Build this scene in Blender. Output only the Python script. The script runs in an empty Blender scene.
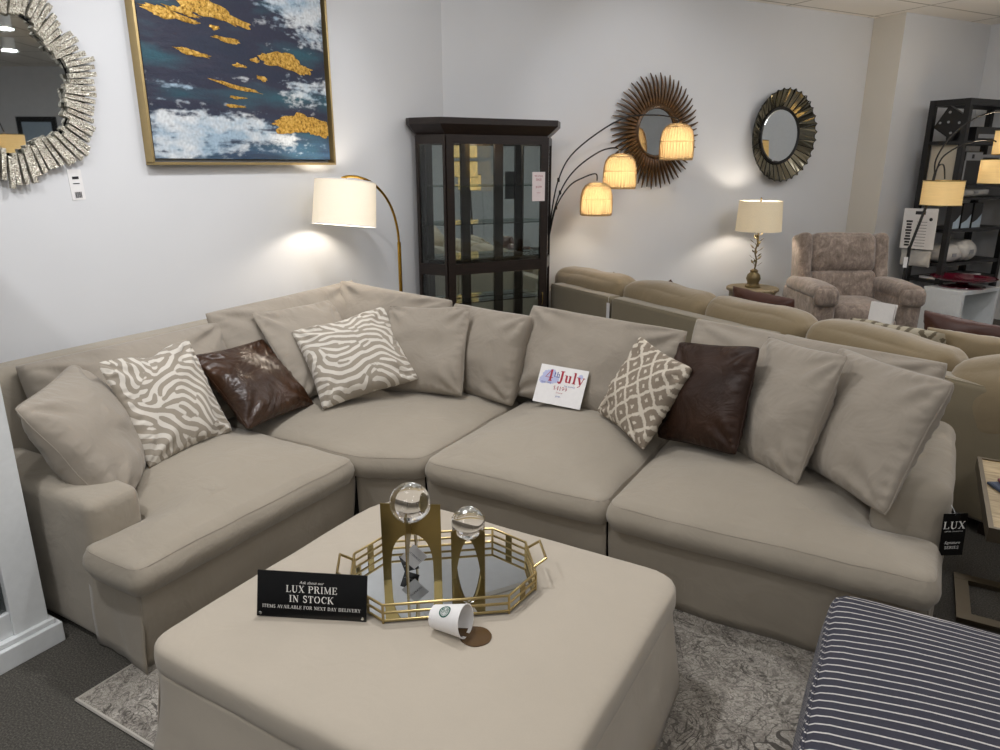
import bpy, bmesh, math, random
from mathutils import Vector, Matrix, noise, Euler
random.seed(7)
R_ = math.radians
SC = bpy.context.scene
COL = SC.collection
V = Vector

# ------------------------------------------------------------------ materials
def lin(h):
    if not isinstance(h, str): return (*h, 1.0)
    h = h.lstrip('#'); o = []
    for i in (0, 2, 4):
        c = int(h[i:i+2], 16)/255
        o.append(c/12.92 if c <= .04045 else ((c+.055)/1.055)**2.4)
    return (*o, 1.0)

class NT:
    def __init__(s, name):
        s.m = bpy.data.materials.new(name); s.m.use_nodes = True
        s.t = s.m.node_tree; s.n = s.t.nodes; s.b = s.n['Principled BSDF']; s.out = s.n['Material Output']
    def new(s, k, **kw):
        n = s.n.new(k)
        for a, v in kw.items():
            if a.startswith('_'): setattr(n, a[1:], v)
            else: n.inputs[a.replace('__', ' ')].default_value = v
        return n
    def l(s, a, b): s.t.links.new(a, b)
    def coord(s, scale=(1, 1, 1), rot=(0, 0, 0), loc=(0, 0, 0)):
        tc = s.new('ShaderNodeTexCoord'); mp = s.new('ShaderNodeMapping')
        mp.inputs['Scale'].default_value = scale; mp.inputs['Rotation'].default_value = rot; mp.inputs['Location'].default_value = loc
        s.l(tc.outputs['Object'], mp.inputs['Vector']); return mp.outputs['Vector']
    def noise(s, vec, scale, detail=3, rough=.5, dist=0):
        n = s.new('ShaderNodeTexNoise'); n.inputs['Scale'].default_value = scale; n.inputs['Detail'].default_value = detail
        n.inputs['Roughness'].default_value = rough; n.inputs['Distortion'].default_value = dist
        s.l(vec, n.inputs['Vector']); return n.outputs['Fac']
    def ramp(s, fac, stops, interp='LINEAR'):
        r = s.new('ShaderNodeValToRGB'); e = r.color_ramp; e.interpolation = interp
        while len(e.elements) < len(stops): e.elements.new(.5)
        for el, (p, c) in zip(e.elements, stops): el.position = p; el.color = lin(c)
        s.l(fac, r.inputs['Fac']); return r.outputs['Color']
    def mix(s, fac, a, b, mode='MIX'):
        m = s.new('ShaderNodeMix'); m.data_type = 'RGBA'; m.blend_type = mode
        for sock, v in ((m.inputs[0], fac), (m.inputs[6], a), (m.inputs[7], b)):
            if isinstance(v, (int, float)): sock.default_value = v
            elif isinstance(v, (str, tuple)): sock.default_value = lin(v) if isinstance(v, str) else v
            else: s.l(v, sock)
        return m.outputs[2]
    def math(s, op, a, b=None, c=None):
        m = s.new('ShaderNodeMath'); m.operation = op
        for i, v in enumerate((a, b, c)):
            if v is None: continue
            if isinstance(v, (int, float)): m.inputs[i].default_value = v
            else: s.l(v, m.inputs[i])
        return m.outputs[0]
    def base(s, c):
        if isinstance(c, (str, tuple)): s.b.inputs['Base Color'].default_value = lin(c) if isinstance(c, str) else c
        else: s.l(c, s.b.inputs['Base Color'])
        return s
    def set(s, **kw):
        for k, v in kw.items():
            s.b.inputs[k.replace('__', ' ')].default_value = v
        return s
    def bump(s, fac, strength=.3, dist=.01, prev=None):
        b = s.new('ShaderNodeBump'); b.inputs['Strength'].default_value = strength; b.inputs['Distance'].default_value = dist
        s.l(fac, b.inputs['Height'])
        if prev is not None: s.l(prev, b.inputs['Normal'])
        s.l(b.outputs['Normal'], s.b.inputs['Normal']); return b.outputs['Normal']

def fabric(name, col, var=.12, weave=900, bump=.25, sheen=.25, rough=.95, big=6, wrinkle=.0):
    t = NT(name); v = t.coord()
    n1 = t.noise(v, big, 4, .6); n2 = t.noise(v, 260, 2)
    c = lin(col)
    dk = tuple(x*(1-var) for x in c[:3]) + (1,); lt = tuple(min(1, x*(1+var)) for x in c[:3]) + (1,)
    t.base(t.mix(t.math('ADD', t.math('MULTIPLY', n1, .6), t.math('MULTIPLY', n2, .4)), dk, lt))
    t.set(Roughness=rough); t.b.inputs['Sheen Weight'].default_value = sheen; t.b.inputs['Sheen Roughness'].default_value = .5
    nb = t.bump(t.noise(v, weave, 1), bump, .0015)
    if wrinkle:
        w = t.noise(t.coord((1, 1, 1)), 7, 3, .55, .6)
        t.bump(w, wrinkle, .03, nb)
    return t.m

def plain(name, col, rough=.5, metal=0, **kw):
    t = NT(name); v = t.coord(); n = t.noise(v, 40, 3)
    c = lin(col); k = .06
    t.base(t.mix(n, tuple(x*(1-k) for x in c[:3])+(1,), tuple(min(1, x*(1+k)) for x in c[:3])+(1,)))
    t.set(Roughness=rough, Metallic=metal, **kw); return t.m

def emis(name, col, strength, base='#ffffff', transl=0.0):
    t = NT(name); t.base(base); t.set(Roughness=.8)
    t.b.inputs['Emission Color'].default_value = lin(col); t.b.inputs['Emission Strength'].default_value = strength
    return t.m

def shade_mat(name, col, ecol, e, scale=(1, 1, 1), weave=300, tr=.45, contrast=.25):
    t = NT(name); v = t.coord(scale); n = t.noise(v, weave, 2)
    c = lin(col)
    colr = t.mix(n, tuple(x*(1-contrast) for x in c[:3])+(1,), c)
    t.base(colr); t.set(Roughness=.9)
    t.b.inputs['Emission Color'].default_value = lin(ecol); t.b.inputs['Emission Strength'].default_value = e
    t.l(t.mix(n, tuple(x*.7 for x in lin(ecol)[:3])+(1,), ecol), t.b.inputs['Emission Color'])
    tl = t.new('ShaderNodeBsdfTranslucent'); t.l(colr, tl.inputs['Color'])
    mx = t.new('ShaderNodeMixShader'); mx.inputs[0].default_value = tr
    t.l(t.b.outputs[0], mx.inputs[1]); t.l(tl.outputs[0], mx.inputs[2]); t.l(mx.outputs[0], t.out.inputs['Surface'])
    return t.m

def glass_mat(name, tint='#eef5f2', refl=1.0):
    t = NT(name); tr = t.new('ShaderNodeBsdfTransparent'); tr.inputs[0].default_value = lin(tint)
    gl = t.new('ShaderNodeBsdfGlossy'); gl.inputs['Roughness'].default_value = .02
    fr = t.new('ShaderNodeFresnel'); fr.inputs[0].default_value = 1.5
    mx = t.new('ShaderNodeMixShader'); t.l(t.math('MULTIPLY', fr.outputs[0], refl), mx.inputs[0])
    t.l(tr.outputs[0], mx.inputs[1]); t.l(gl.outputs[0], mx.inputs[2]); t.l(mx.outputs[0], t.out.inputs['Surface'])
    return t.m

M = {}
SOFA = '#9d9485'
M['sofa'] = fabric('sofa_linen', SOFA, .06, 800, .18, .2, wrinkle=.28)
M['sofa_flat'] = fabric('sofa_linen_seam', '#90877a', .06, 800, .2, .2)
M['pil'] = fabric('pillow_linen', '#978e81', .06, 800, .2, .2, wrinkle=.42)
M['pouf'] = fabric('pouf_linen', '#b5ab9b', .07, 700, .18, .2, wrinkle=.10)
M['gap_shade'] = plain('painted_gap_shade', '#1c1a18', .95)  # near-black base colour stands in for shade in the gaps between skirts
M['tan'] = fabric('tan_velvet', '#87775a', .16, 500, .2, .5, .8, 9, wrinkle=.2)
M['tan_frame'] = fabric('tan_velvet_frame', '#7f745c', .14, 500, .2, .5, .8, 9, wrinkle=.06)
M['white'] = plain('white_paint', '#dfe2e2', .35)
M['card'] = plain('white_card', '#e8e6e4', .6)
M['black'] = plain('black_metal', '#0c0c0d', .4)
M['blackgloss'] = plain('black_acrylic', '#060607', .12)
M['txt'] = plain('white_ink', '#e4e2dc', .6)
M['blackink'] = plain('black_ink', '#202024', .6)
M['red'] = plain('red_ink', '#a51f35', .6)
M['blue'] = plain('pale_blue_ink', '#b9bede', .7)
M['blue2'] = plain('blue_ink', '#3c4c98', .7)
M['gold'] = plain('gold_metal', '#b09c6c', .3, 1)
M['brass'] = plain('brushed_brass', '#8d7c50', .32, 1)
M['lampgold'] = plain('lamp_brass', '#b8923e', .25, 1)
M['mirror'] = plain('mirror_glass', '#d8dcdd', .015, 1)
M['glass'] = glass_mat('clear_glass', '#fafdfc')
M['shelfglass'] = glass_mat('shelf_glass', '#e4efeb')
M['wood'] = None
t = NT('dark_espresso_wood'); v = t.coord((1, 1, 8)); t.base(t.ramp(t.noise(v, 14, 4), [(0.3, '#17100d'), (.8, '#2c201a')])); t.set(Roughness=.38); M['wood'] = t.m
t = NT('crystal'); t.base('#ffffff'); t.set(Roughness=0, IOR=1.5); t.b.inputs['Transmission Weight'].default_value = 1; M['crystal'] = t.m
t = NT('brown_leather'); v = t.coord(); n = t.noise(v, 7, 5, .6, .4)
t.base(t.ramp(t.noise(v, 5, 3), [(.3, '#2c1a10'), (.55, '#3b2618'), (.8, '#4a3020')])); t.set(Roughness=.3); nb = t.bump(t.noise(v, 160, 2), .15, .002); t.bump(t.noise(v, 6, 4, .6, 1.2), .4, .05, nb); M['leather'] = t.m
t = NT('dark_leather'); v = t.coord(); n = t.noise(v, 7, 5, .6, .4)
t.base(t.ramp(t.noise(v, 5, 3), [(.3, '#24150d'), (.55, '#2e1c12'), (.8, '#3a2518')])); t.set(Roughness=.5); t.b.inputs['Specular IOR Level'].default_value = .28; nb = t.bump(t.noise(v, 160, 2), .15, .002); t.bump(t.noise(v, 6, 4, .6, 1.2), .3, .05, nb); M['leather2'] = t.m
M['leather3'] = plain('russet_leather', '#47281e', .45)

import numpy as np
def stripe_field(seed, N=256, freq=13.5, bw=2.4):
    """band-passed noise whose stripe direction drifts over the cloth: forked animal stripes"""
    rg = np.random.RandomState(seed); F = np.fft.fft2(rg.randn(N, N)); k = np.fft.fftfreq(N)*N; kx, ky = np.meshgrid(k, k)
    kr = np.hypot(kx, ky); ka = np.arctan2(ky, kx); yy, xx = np.mgrid[0:N, 0:N]/N; out = np.zeros((N, N)); ws = np.zeros((N, N))
    low = np.fft.ifft2(np.fft.fft2(rg.randn(N, N))*np.exp(-(kr/2.2)**2)).real; low /= low.std()
    th = R_(62) + .55*low
    for a in np.linspace(0, math.pi, 13)[:-1]:
        d = np.abs((ka-a+math.pi/2) % math.pi - math.pi/2)
        g = np.fft.ifft2(F*np.exp(-((kr-freq)/bw)**2)*np.exp(-(d/.26)**2)).real
        dd = np.abs((th-a+math.pi/2) % math.pi - math.pi/2); w = np.exp(-(dd/.22)**2); out += w*g/g.std(); ws += w
    out /= ws; return out/out.std()
t = NT('zebra_weave'); v = t.coord(); an = t.new('ShaderNodeVertexColor'); an.layer_name = 'paint'
f_ = t.math('ADD', an.outputs['Color'], t.math('MULTIPLY', t.math('SUBTRACT', t.noise(v, 110, 3), .5), .16))
t.base(t.ramp(f_, [(.43, '#cfc9be'), (.49, '#978e80')])); t.set(Roughness=.95); t.b.inputs['Sheen Weight'].default_value = .2
nb = t.bump(t.noise(v, 500, 2), .4, .002); t.bump(f_, -.25, .004, nb); M['zebra'] = t.m; M['zebra2'] = t.m
def paint_field(o, w, h, seed):
    fld = stripe_field(seed); N = fld.shape[0]; me = o.data; ca = me.color_attributes.new('paint', 'FLOAT_COLOR', 'POINT'); vals = []
    for p in me.vertices:
        x, y = (p.co.x/w+.5)*.98*(N-1), (p.co.y/h+.5)*.98*(N-1); x = min(max(x, 0), N-2); y = min(max(y, 0), N-2); i, j = int(x), int(y); a, b = x-i, y-j
        q = (fld[j, i]*(1-a)+fld[j, i+1]*a)*(1-b)+(fld[j+1, i]*(1-a)+fld[j+1, i+1]*a)*b; q = .5+q*.3; vals += [q, q, q, 1]
    ca.data.foreach_set('color', vals)

def lattice(name, sx, sy, ca, cb):
    t = NT(name); tc = t.new('ShaderNodeTexCoord'); sp = t.new('ShaderNodeSeparateXYZ')
    dn = t.new('ShaderNodeTexNoise'); dn.inputs['Scale'].default_value = 14; t.l(tc.outputs['Object'], dn.inputs['Vector'])
    ds = t.new('ShaderNodeVectorMath'); ds.operation = 'MULTIPLY_ADD'; ds.inputs[1].default_value = (.035,)*3
    t.l(dn.outputs['Color'], ds.inputs[0]); t.l(tc.outputs['Object'], ds.inputs[2]); t.l(ds.outputs[0], sp.inputs[0])
    def tri(s_, off=0.0):
        a = t.math('FRACT', t.math('ADD', t.math('MULTIPLY', s_, 1.0), off+50))
        return t.math('ABSOLUTE', t.math('SUBTRACT', a, .5))
    x = t.math('MULTIPLY', sp.outputs[0], sx); y = t.math('MULTIPLY', sp.outputs[1], sy)
    d = t.math('ADD', tri(x), tri(y))           # 0..1 , diamonds
    c1 = t.math('ABSOLUTE', t.math('SUBTRACT', t.math('FRACT', t.math('MULTIPLY', d, 2.0)), .5))
    n = t.noise(tc.outputs['Object'], 120, 3)
    f = t.math('ADD', c1, t.math('MULTIPLY', t.math('SUBTRACT', n, .5), .35))
    t.base(t.ramp(f, [(.27, ca), (.34, cb)])); t.set(Roughness=.95)
    t.bump(t.noise(tc.outputs['Object'], 500, 2), .4, .002); return t.m
M['ikat'] = lattice('ikat_lattice', 9.4, 9.4, '#85796a', '#c9c0b0')
M['ikat2'] = lattice('ogee_lattice', 7, 7, '#a39b88', '#5f5645')

# ------------------------------------------------------------------ mesh building
class MB:
    def __init__(s): s.v = []; s.f = []
    def add(s, vs, fs):
        o = len(s.v); s.v += [V(p) for p in vs]; s.f += [tuple(i+o for i in f) for f in fs]; return s
    def box(s, c, d, mat=None):
        x, y, z = (k/2 for k in d)
        vs = [V((a*x, b*y, e*z)) for a in (-1, 1) for b in (-1, 1) for e in (-1, 1)]
        if mat is not None: vs = [mat @ p for p in vs]
        vs = [p + V(c) for p in vs]
        return s.add(vs, [(0, 1, 3, 2), (4, 6, 7, 5), (0, 4, 5, 1), (2, 3, 7, 6), (0, 2, 6, 4), (1, 5, 7, 3)])
    def box2(s, a, b):
        a, b = V(a), V(b); return s.box((a+b)/2, [abs(x) for x in (b-a)])
    def beam(s, a, b, w, h, up=(0, 0, 1)):
        a, b = V(a), V(b); d = (b-a); L = d.length; d.normalize(); u = V(up)
        if abs(d.dot(u)) > .98: u = V((1, 0, 0))
        x = d.cross(u).normalized(); z = x.cross(d)
        mt = Matrix((x, d, z)).transposed()
        return s.box((a+b)/2, (w, L, h), mt)
    def tube(s, pts, r, n=8, closed=False, caps=True):
        pts = [V(p) for p in pts]; m = len(pts); rr = r if isinstance(r, (list, tuple)) else [r]*m
        vs = []; prev = None
        for i, p in enumerate(pts):
            a = pts[(i-1) % m] if (closed or i > 0) else p; b = pts[(i+1) % m] if (closed or i < m-1) else p
            t = (b-a).normalized() if (b-a).length > 1e-9 else V((0, 0, 1))
            if prev is None:
                u = V((0, 0, 1)) if abs(t.z) < .9 else V((1, 0, 0)); prev = t.cross(u).normalized()
            x = (prev - t*prev.dot(t)); x = x.normalized() if x.length > 1e-6 else t.orthogonal().normalized(); prev = x; y = t.cross(x)
            for k in range(n):
                a_ = 2*math.pi*k/n; vs.append(p + (x*math.cos(a_) + y*math.sin(a_))*rr[i])
        fs = []
        for i in range(m if closed else m-1):
            j = (i+1) % m
            for k in range(n): fs.append((i*n+k, i*n+(k+1) % n, j*n+(k+1) % n, j*n+k))
        if caps and not closed: fs += [tuple(range(n-1, -1, -1)), tuple((m-1)*n+k for k in range(n))]
        return s.add(vs, fs)
    def lathe(s, prof, n=32, c=(0, 0, 0), mat=None, cap=True):
        vs = []
        for r, z in prof:
            for k in range(n):
                a = 2*math.pi*k/n; p = V((r*math.cos(a), r*math.sin(a), z))
                if mat is not None: p = mat @ p
                vs.append(p + V(c))
        fs = []
        for i in range(len(prof)-1):
            for k in range(n): fs.append((i*n+k, i*n+(k+1) % n, (i+1)*n+(k+1) % n, (i+1)*n+k))
        if cap: fs += [tuple(range(n-1, -1, -1)), tuple((len(prof)-1)*n+k for k in range(n))]
        return s.add(vs, fs)
    def prism(s, poly, z0, z1, poly2=None):
        n = len(poly); q = poly2 or poly
        vs = [(x, y, z0) for x, y in poly] + [(x, y, z1) for x, y in q]
        return s.add(vs, [tuple(range(n-1, -1, -1)), tuple(range(n, 2*n))] + [(i, (i+1) % n, n+(i+1) % n, n+i) for i in range(n)])
    def plate(s, poly, o, x, y, th):   # polygon in plane (x,y axes), extruded along x cross y
        o, x, y = V(o), V(x).normalized(), V(y).normalized(); nn = x.cross(y); n = len(poly)
        vs = [o + x*a + y*b - nn*th/2 for a, b in poly] + [o + x*a + y*b + nn*th/2 for a, b in poly]
        return s.add(vs, [tuple(range(n-1, -1, -1)), tuple(range(n, 2*n))] + [(i, (i+1) % n, n+(i+1) % n, n+i) for i in range(n)])
    def xf(s, mat): s.v = [mat @ p for p in s.v]; return s

ROOTM = {}
def obj(name, mb, mat, parent=None, smooth=True, world=False, bevel=0, solid=0, subsurf=0, angle=40):
    me = bpy.data.meshes.new(name)
    vs = mb.v
    if parent is not None and world:
        inv = ROOTM[parent.name].inverted(); vs = [inv @ p for p in vs]
    me.from_pydata([tuple(p) for p in vs], [], mb.f); me.validate(); me.update()
    bm = bmesh.new(); bm.from_mesh(me); bmesh.ops.recalc_face_normals(bm, faces=bm.faces); bm.to_mesh(me); bm.free()
    if mat is not None: me.materials.append(mat)
    if smooth:
        me.polygons.foreach_set('use_smooth', [True]*len(me.polygons))
        try: me.set_sharp_from_angle(angle=R_(angle))
        except Exception: pass
    o = bpy.data.objects.new(name, me); COL.objects.link(o)
    if parent is not None:
        o.parent = parent; ROOTM[o.name] = ROOTM[parent.name]
    else: ROOTM[o.name] = Matrix.Identity(4)
    if solid: m = o.modifiers.new('s', 'SOLIDIFY'); m.thickness = solid; m.offset = -1
    if bevel: m = o.modifiers.new('b', 'BEVEL'); m.width = bevel; m.segments = 3; m.limit_method = 'ANGLE'
    if subsurf: m = o.modifiers.new('ss', 'SUBSURF'); m.levels = subsurf; m.render_levels = subsurf
    return o
def tag(o, label, cat, group=None):
    o['label'] = label; o['category'] = cat
    if group: o['group'] = group
    return o
def thing(name, label, cat, loc=(0, 0, 0), rotz=0, group=None, mat=None):
    o = bpy.data.objects.new(name, None); COL.objects.link(o); o.empty_display_size = .1
    m = mat if mat is not None else Matrix.Translation(V(loc)) @ Matrix.Rotation(rotz, 4, 'Z')
    o.matrix_world = m; ROOTM[o.name] = m
    return tag(o, label, cat, group)
def place(o, mat): o.matrix_world = mat; ROOTM[o.name] = mat; return o
def struct(name, mb, mat, **kw):
    o = obj(name, mb, mat, **kw); o['kind'] = 'structure'; return o
def copy_tree(o, parent=None, name=None):
    c = o.copy(); COL.objects.link(c)
    if parent is not None: c.parent = parent
    ROOTM[c.name] = ROOTM.get(o.name, Matrix.Identity(4))
    for ch in list(o.children): copy_tree(ch, c)
    return c
def frame_mat(c, x, n):     # local x right, y up, z normal
    x = V(x).normalized(); n = V(n); n = (n - x*n.dot(x)).normalized(); y = n.cross(x)
    return Matrix.Translation(V(c)) @ Matrix((x, y, n)).transposed().to_4x4()

# rounded box with optional puff
def rbox(size, r, n=10, puff=(0, 0, 0), nz=0, seed=0, nscale=5):
    h = [k/2 for k in size]; rr = [min(r, k*.98) for k in h]
    def ax(H, r_):
        a = [-H + r_*(1-math.cos(t*math.pi/8)) if False else -H + r_*t/4*(1 if t else 0) for t in range(4)]
        a = [-H, -H+r_*.12, -H+r_*.4, -H+r_*.7]
        L = [-H+r_ + (2*H-2*r_)*k/n for k in range(n+1)]
        return a + L + [-x for x in reversed(a)]
    A = [ax(h[i], rr[i]) for i in range(3)]
    mb = MB(); idx = {}
    def vert(p):
        key = tuple(round(c, 6) for c in p)
        if key in idx: return idx[key]
        q = V([max(-h[i]+rr[i], min(h[i]-rr[i], p[i])) for i in range(3)])
        d = V(p) - q; dd = V([d[i]/rr[i] for i in range(3)])
        if dd.length > 1e-9:
            m = max(abs(c) for c in dd); dd = dd.normalized()*(m); w = q + V([dd[i]*rr[i] for i in range(3)])
        else: w = V(p)
        u = [p[i]/h[i] for i in range(3)]
        for i in range(3):
            j, k = (i+1) % 3, (i+2) % 3
            w[i] += u[i]*puff[i]*(1-u[j]**2)*(1-u[k]**2)
        if nz:
            nv = noise.noise_vector(V(p)*nscale + V((seed*3.1, seed*1.7, seed))); w += nv*nz
        idx[key] = len(mb.v); mb.v.append(w); return idx[key]
    for i in range(3):
        j, k = (i+1) % 3, (i+2) % 3
        for sgn in (-1, 1):
            for a in range(len(A[j])-1):
                for b in range(len(A[k])-1):
                    c = []
                    for da, db in ((0, 0), (1, 0), (1, 1), (0, 1)):
                        p = [0, 0, 0]; p[i] = sgn*h[i]; p[j] = A[j][a+da]; p[k] = A[k][b+db]; c.append(vert(p))
                    mb.f.append(tuple(c if sgn > 0 else c[::-1]))
    return mb
def at(mb, c, rz=0, rx=0, ry=0):
    return mb.xf(Matrix.Translation(V(c)) @ Matrix.Rotation(rz, 4, 'Z') @ Matrix.Rotation(ry, 4, 'Y') @ Matrix.Rotation(rx, 4, 'X'))

# soft pillow : local x right, y up, z front
def pillow(w, h, th, pinch=.07, ex=.5, nz=.012, seed=0, n=40, sag=.25, chop=0, fold=.012, crk=.045):
    mb = MB(); idx = {}; rim = []
    for side in (1, -1):
        for i in range(n+1):
            for j in range(n+1):
                u = -math.cos(math.pi*i/n)*.5 + (2*i/n-1)*.5; v_ = -math.cos(math.pi*j/n)*.5 + (2*j/n-1)*.5
                edge = i in (0, n) or j in (0, n)
                if side < 0 and edge: idx[(side, i, j)] = idx[(1, i, j)]; continue
                x = w/2*u*(1 - pinch*(1-v_*v_)); y = h/2*v_*(1 - pinch*(1-u*u))
                cr = 1-crk*(u*u*v_*v_)**3; x *= cr; y *= cr
                if chop: y -= chop*h*math.exp(-(u/.28)**2)*max(0, v_)**2
                f = max(0, (1-u*u))**ex * max(0, (1-v_*v_))**ex
                z = side*th/2*f*(1 - sag*v_)
                p = V((x*3.2, y*3.2, side*.7)) + V((seed*5.3, seed*2.9, seed*1.1))
                k = noise.noise(p*1.2)*1.6 + noise.noise(p*3.1)*.7
                z += side*nz*k*min(1, f*2.2+.12)
                # folds radiating from corners
                cu = (1-abs(u)); cv = (1-abs(v_)); rad = math.hypot(cu, cv); an = math.atan2(cv, cu)
                z += side*fold*math.sin(an*9 + seed + (u > 0)*1.3 + (v_ > 0)*2.1)*math.exp(-((rad-.38)/.26)**2)*f
                # puckers along the seam
                e = min(cu, cv); t_ = (v_ if cu < cv else u)
                z += side*.004*math.sin(t_*34+seed*2+noise.noise(V((t_*4, seed, 0)))*5)*math.exp(-((e-.09)/.07)**2)
                if edge: z = .006*noise.noise(V((x*9, y*9, seed)))
                idx[(side, i, j)] = len(mb.v); mb.v.append(V((x, y, z)))
        for i in range(n):
            for j in range(n):
                q = [idx[(side, i, j)], idx[(side, i+1, j)], idx[(side, i+1, j+1)], idx[(side, i, j+1)]]
                mb.f.append(tuple(q if side > 0 else q[::-1]))
    for i in range(n): rim.append(mb.v[idx[(1, i, 0)]])
    for j in range(n): rim.append(mb.v[idx[(1, n, j)]])
    for i in range(n, 0, -1): rim.append(mb.v[idx[(1, i, n)]])
    for j in range(n, 0, -1): rim.append(mb.v[idx[(1, 0, j)]])
    return mb, rim

# box cushion over an arbitrary star-shaped outline
def round_poly(poly, rc, seg=6):
    out = []; n = len(poly)
    for i in range(n):
        p, a, b = V(poly[i]), V(poly[i-1]), V(poly[(i+1) % n])
        r = rc[i] if isinstance(rc, (list, tuple)) else rc
        da, db = (a-p), (b-p); r1 = min(r, da.length*.45, db.length*.45)
        s, e = p + da.normalized()*r1, p + db.normalized()*r1
        for k in range(seg+1):
            t_ = k/seg; out.append(s*(1-t_)**2 + p*2*t_*(1-t_) + e*t_*t_)
    return out
def resample(pts, step):
    n = len(pts); out = []
    for i in range(n):
        a, b = pts[i], pts[(i+1) % n]; L = (b-a).length; m = max(1, int(L/step+.5))
        for k in range(m): out.append(a + (b-a)*k/m)
    return out
def area2(p): return sum(p[i].x*p[(i+1) % len(p)].y - p[(i+1) % len(p)].x*p[i].y for i in range(len(p)))
def cushion(poly, z0, z1, crown, re, bulge, center, rc=.05, seed=0, dc=.16, wob=.006, step=.025, tilt=0):
    P = round_poly([V(p) for p in poly], rc); P = resample(P, step)
    if area2(P) < 0: P.reverse()
    n = len(P); N = []
    for i in range(n):
        t_ = (P[(i+2) % n]-P[(i-2) % n]).normalized(); N.append(V((t_.y, -t_.x)))
    C_ = V(center); mb = MB(); rings = []
    H = z1-z0; hs = []
    prof = [(-re*1.6, 0), (-re*.6, .004), (-re*.2, re*.25), (0, re*.7), (bulge*.7, H*.35), (bulge, H*.5), (bulge*.7, H*.68), (0, H-re*.55), (-re*.12, H-re*.28), (-re*.4, H-re*.06)]
    def W(x, y, z):
        nv = noise.noise_vector(V((x*5, y*5, z*5+seed*3))); n2 = noise.noise(V((x*14, y*14, seed)))
        return V((x, y, z)) + nv*wob + V((0, 0, n2*wob*.35))
    for ins, z in prof:
        rings.append([W(*(P[i] + N[i]*ins), z0+z) for i in range(n)])
    m = 16
    stp = sum((P[j]-P[j-1]).length for j in range(n))/n; kk = 16
    def softd(q): return max(0, -math.log(sum(math.exp(-kk*(q-P[j]).length) for j in range(0, n, 2))*stp*2/math.sqrt(2*math.pi*.12/kk))/kk)
    for k in range(m):
        t_ = k/m
        ring = []
        for i in range(n):
            s0 = P[i] + N[i]*(-re*.9); q = s0.lerp(C_, t_)
            d = softd(q)
            z = z1 + crown*(1-math.exp(-(max(0, d-re*.5)/dc)**1.3))
            ring.append(W(q.x, q.y, z))
        rings.append(ring)
    vs = [p for r in rings for p in r]; fs = []
    for k in range(len(rings)-1):
        for i in range(n): fs.append((k*n+i, k*n+(i+1) % n, (k+1)*n+(i+1) % n, (k+1)*n+i))
    d = softd(C_)
    vs.append(W(C_.x, C_.y, z1+crown*(1-math.exp(-(d/dc)**1.3)))); top = len(vs)-1
    o = (len(rings)-1)*n
    for i in range(n): fs.append((o+i, o+(i+1) % n, top))
    fs.append(tuple(range(n-1, -1, -1)))
    mb.add(vs, fs)
    seams = [[p + V((0, 0, .0005)) for p in rings[8]], rings[2]]
    return mb, seams

# hanging slipcover skirt along a path (outside on the right-hand side of travel)
def skirt(path, z0, z1, flare=.03, wave=.012, seed=0, step=.02, sign=1, rows=8):
    P = []; path = [V(p) for p in path]
    for a, b in zip(path, path[1:]):
        L = (b-a).length; m = max(1, int(L/step))
        for k in range(m): P.append(a + (b-a)*k/m)
    P.append(path[-1]); n = len(P); vs = []; acc = 0
    for i in range(n):
        t_ = (P[min(n-1, i+2)]-P[max(0, i-2)]).normalized(); nn = V((t_.y, -t_.x))*sign
        if i: acc += (P[i]-P[i-1]).length
        for k in range(rows+1):
            f = k/rows
            w = noise.noise(V((acc*4.5, f*1.2, seed*7)))*wave*2 + noise.noise(V((acc*13, f*3, seed*3)))*wave*.5
            q = P[i] + nn*(flare*(f**1.4) + w*(.25+f*.75))
            vs.append((q.x, q.y, z1+(z0-z1)*f + (noise.noise(V((acc*3, seed, 4)))*.006*f)))
    fs = [(i*(rows+1)+k, (i+1)*(rows+1)+k, (i+1)*(rows+1)+k+1, i*(rows+1)+k+1) for i in range(n-1) for k in range(rows)]
    return MB().add(vs, fs)

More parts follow.
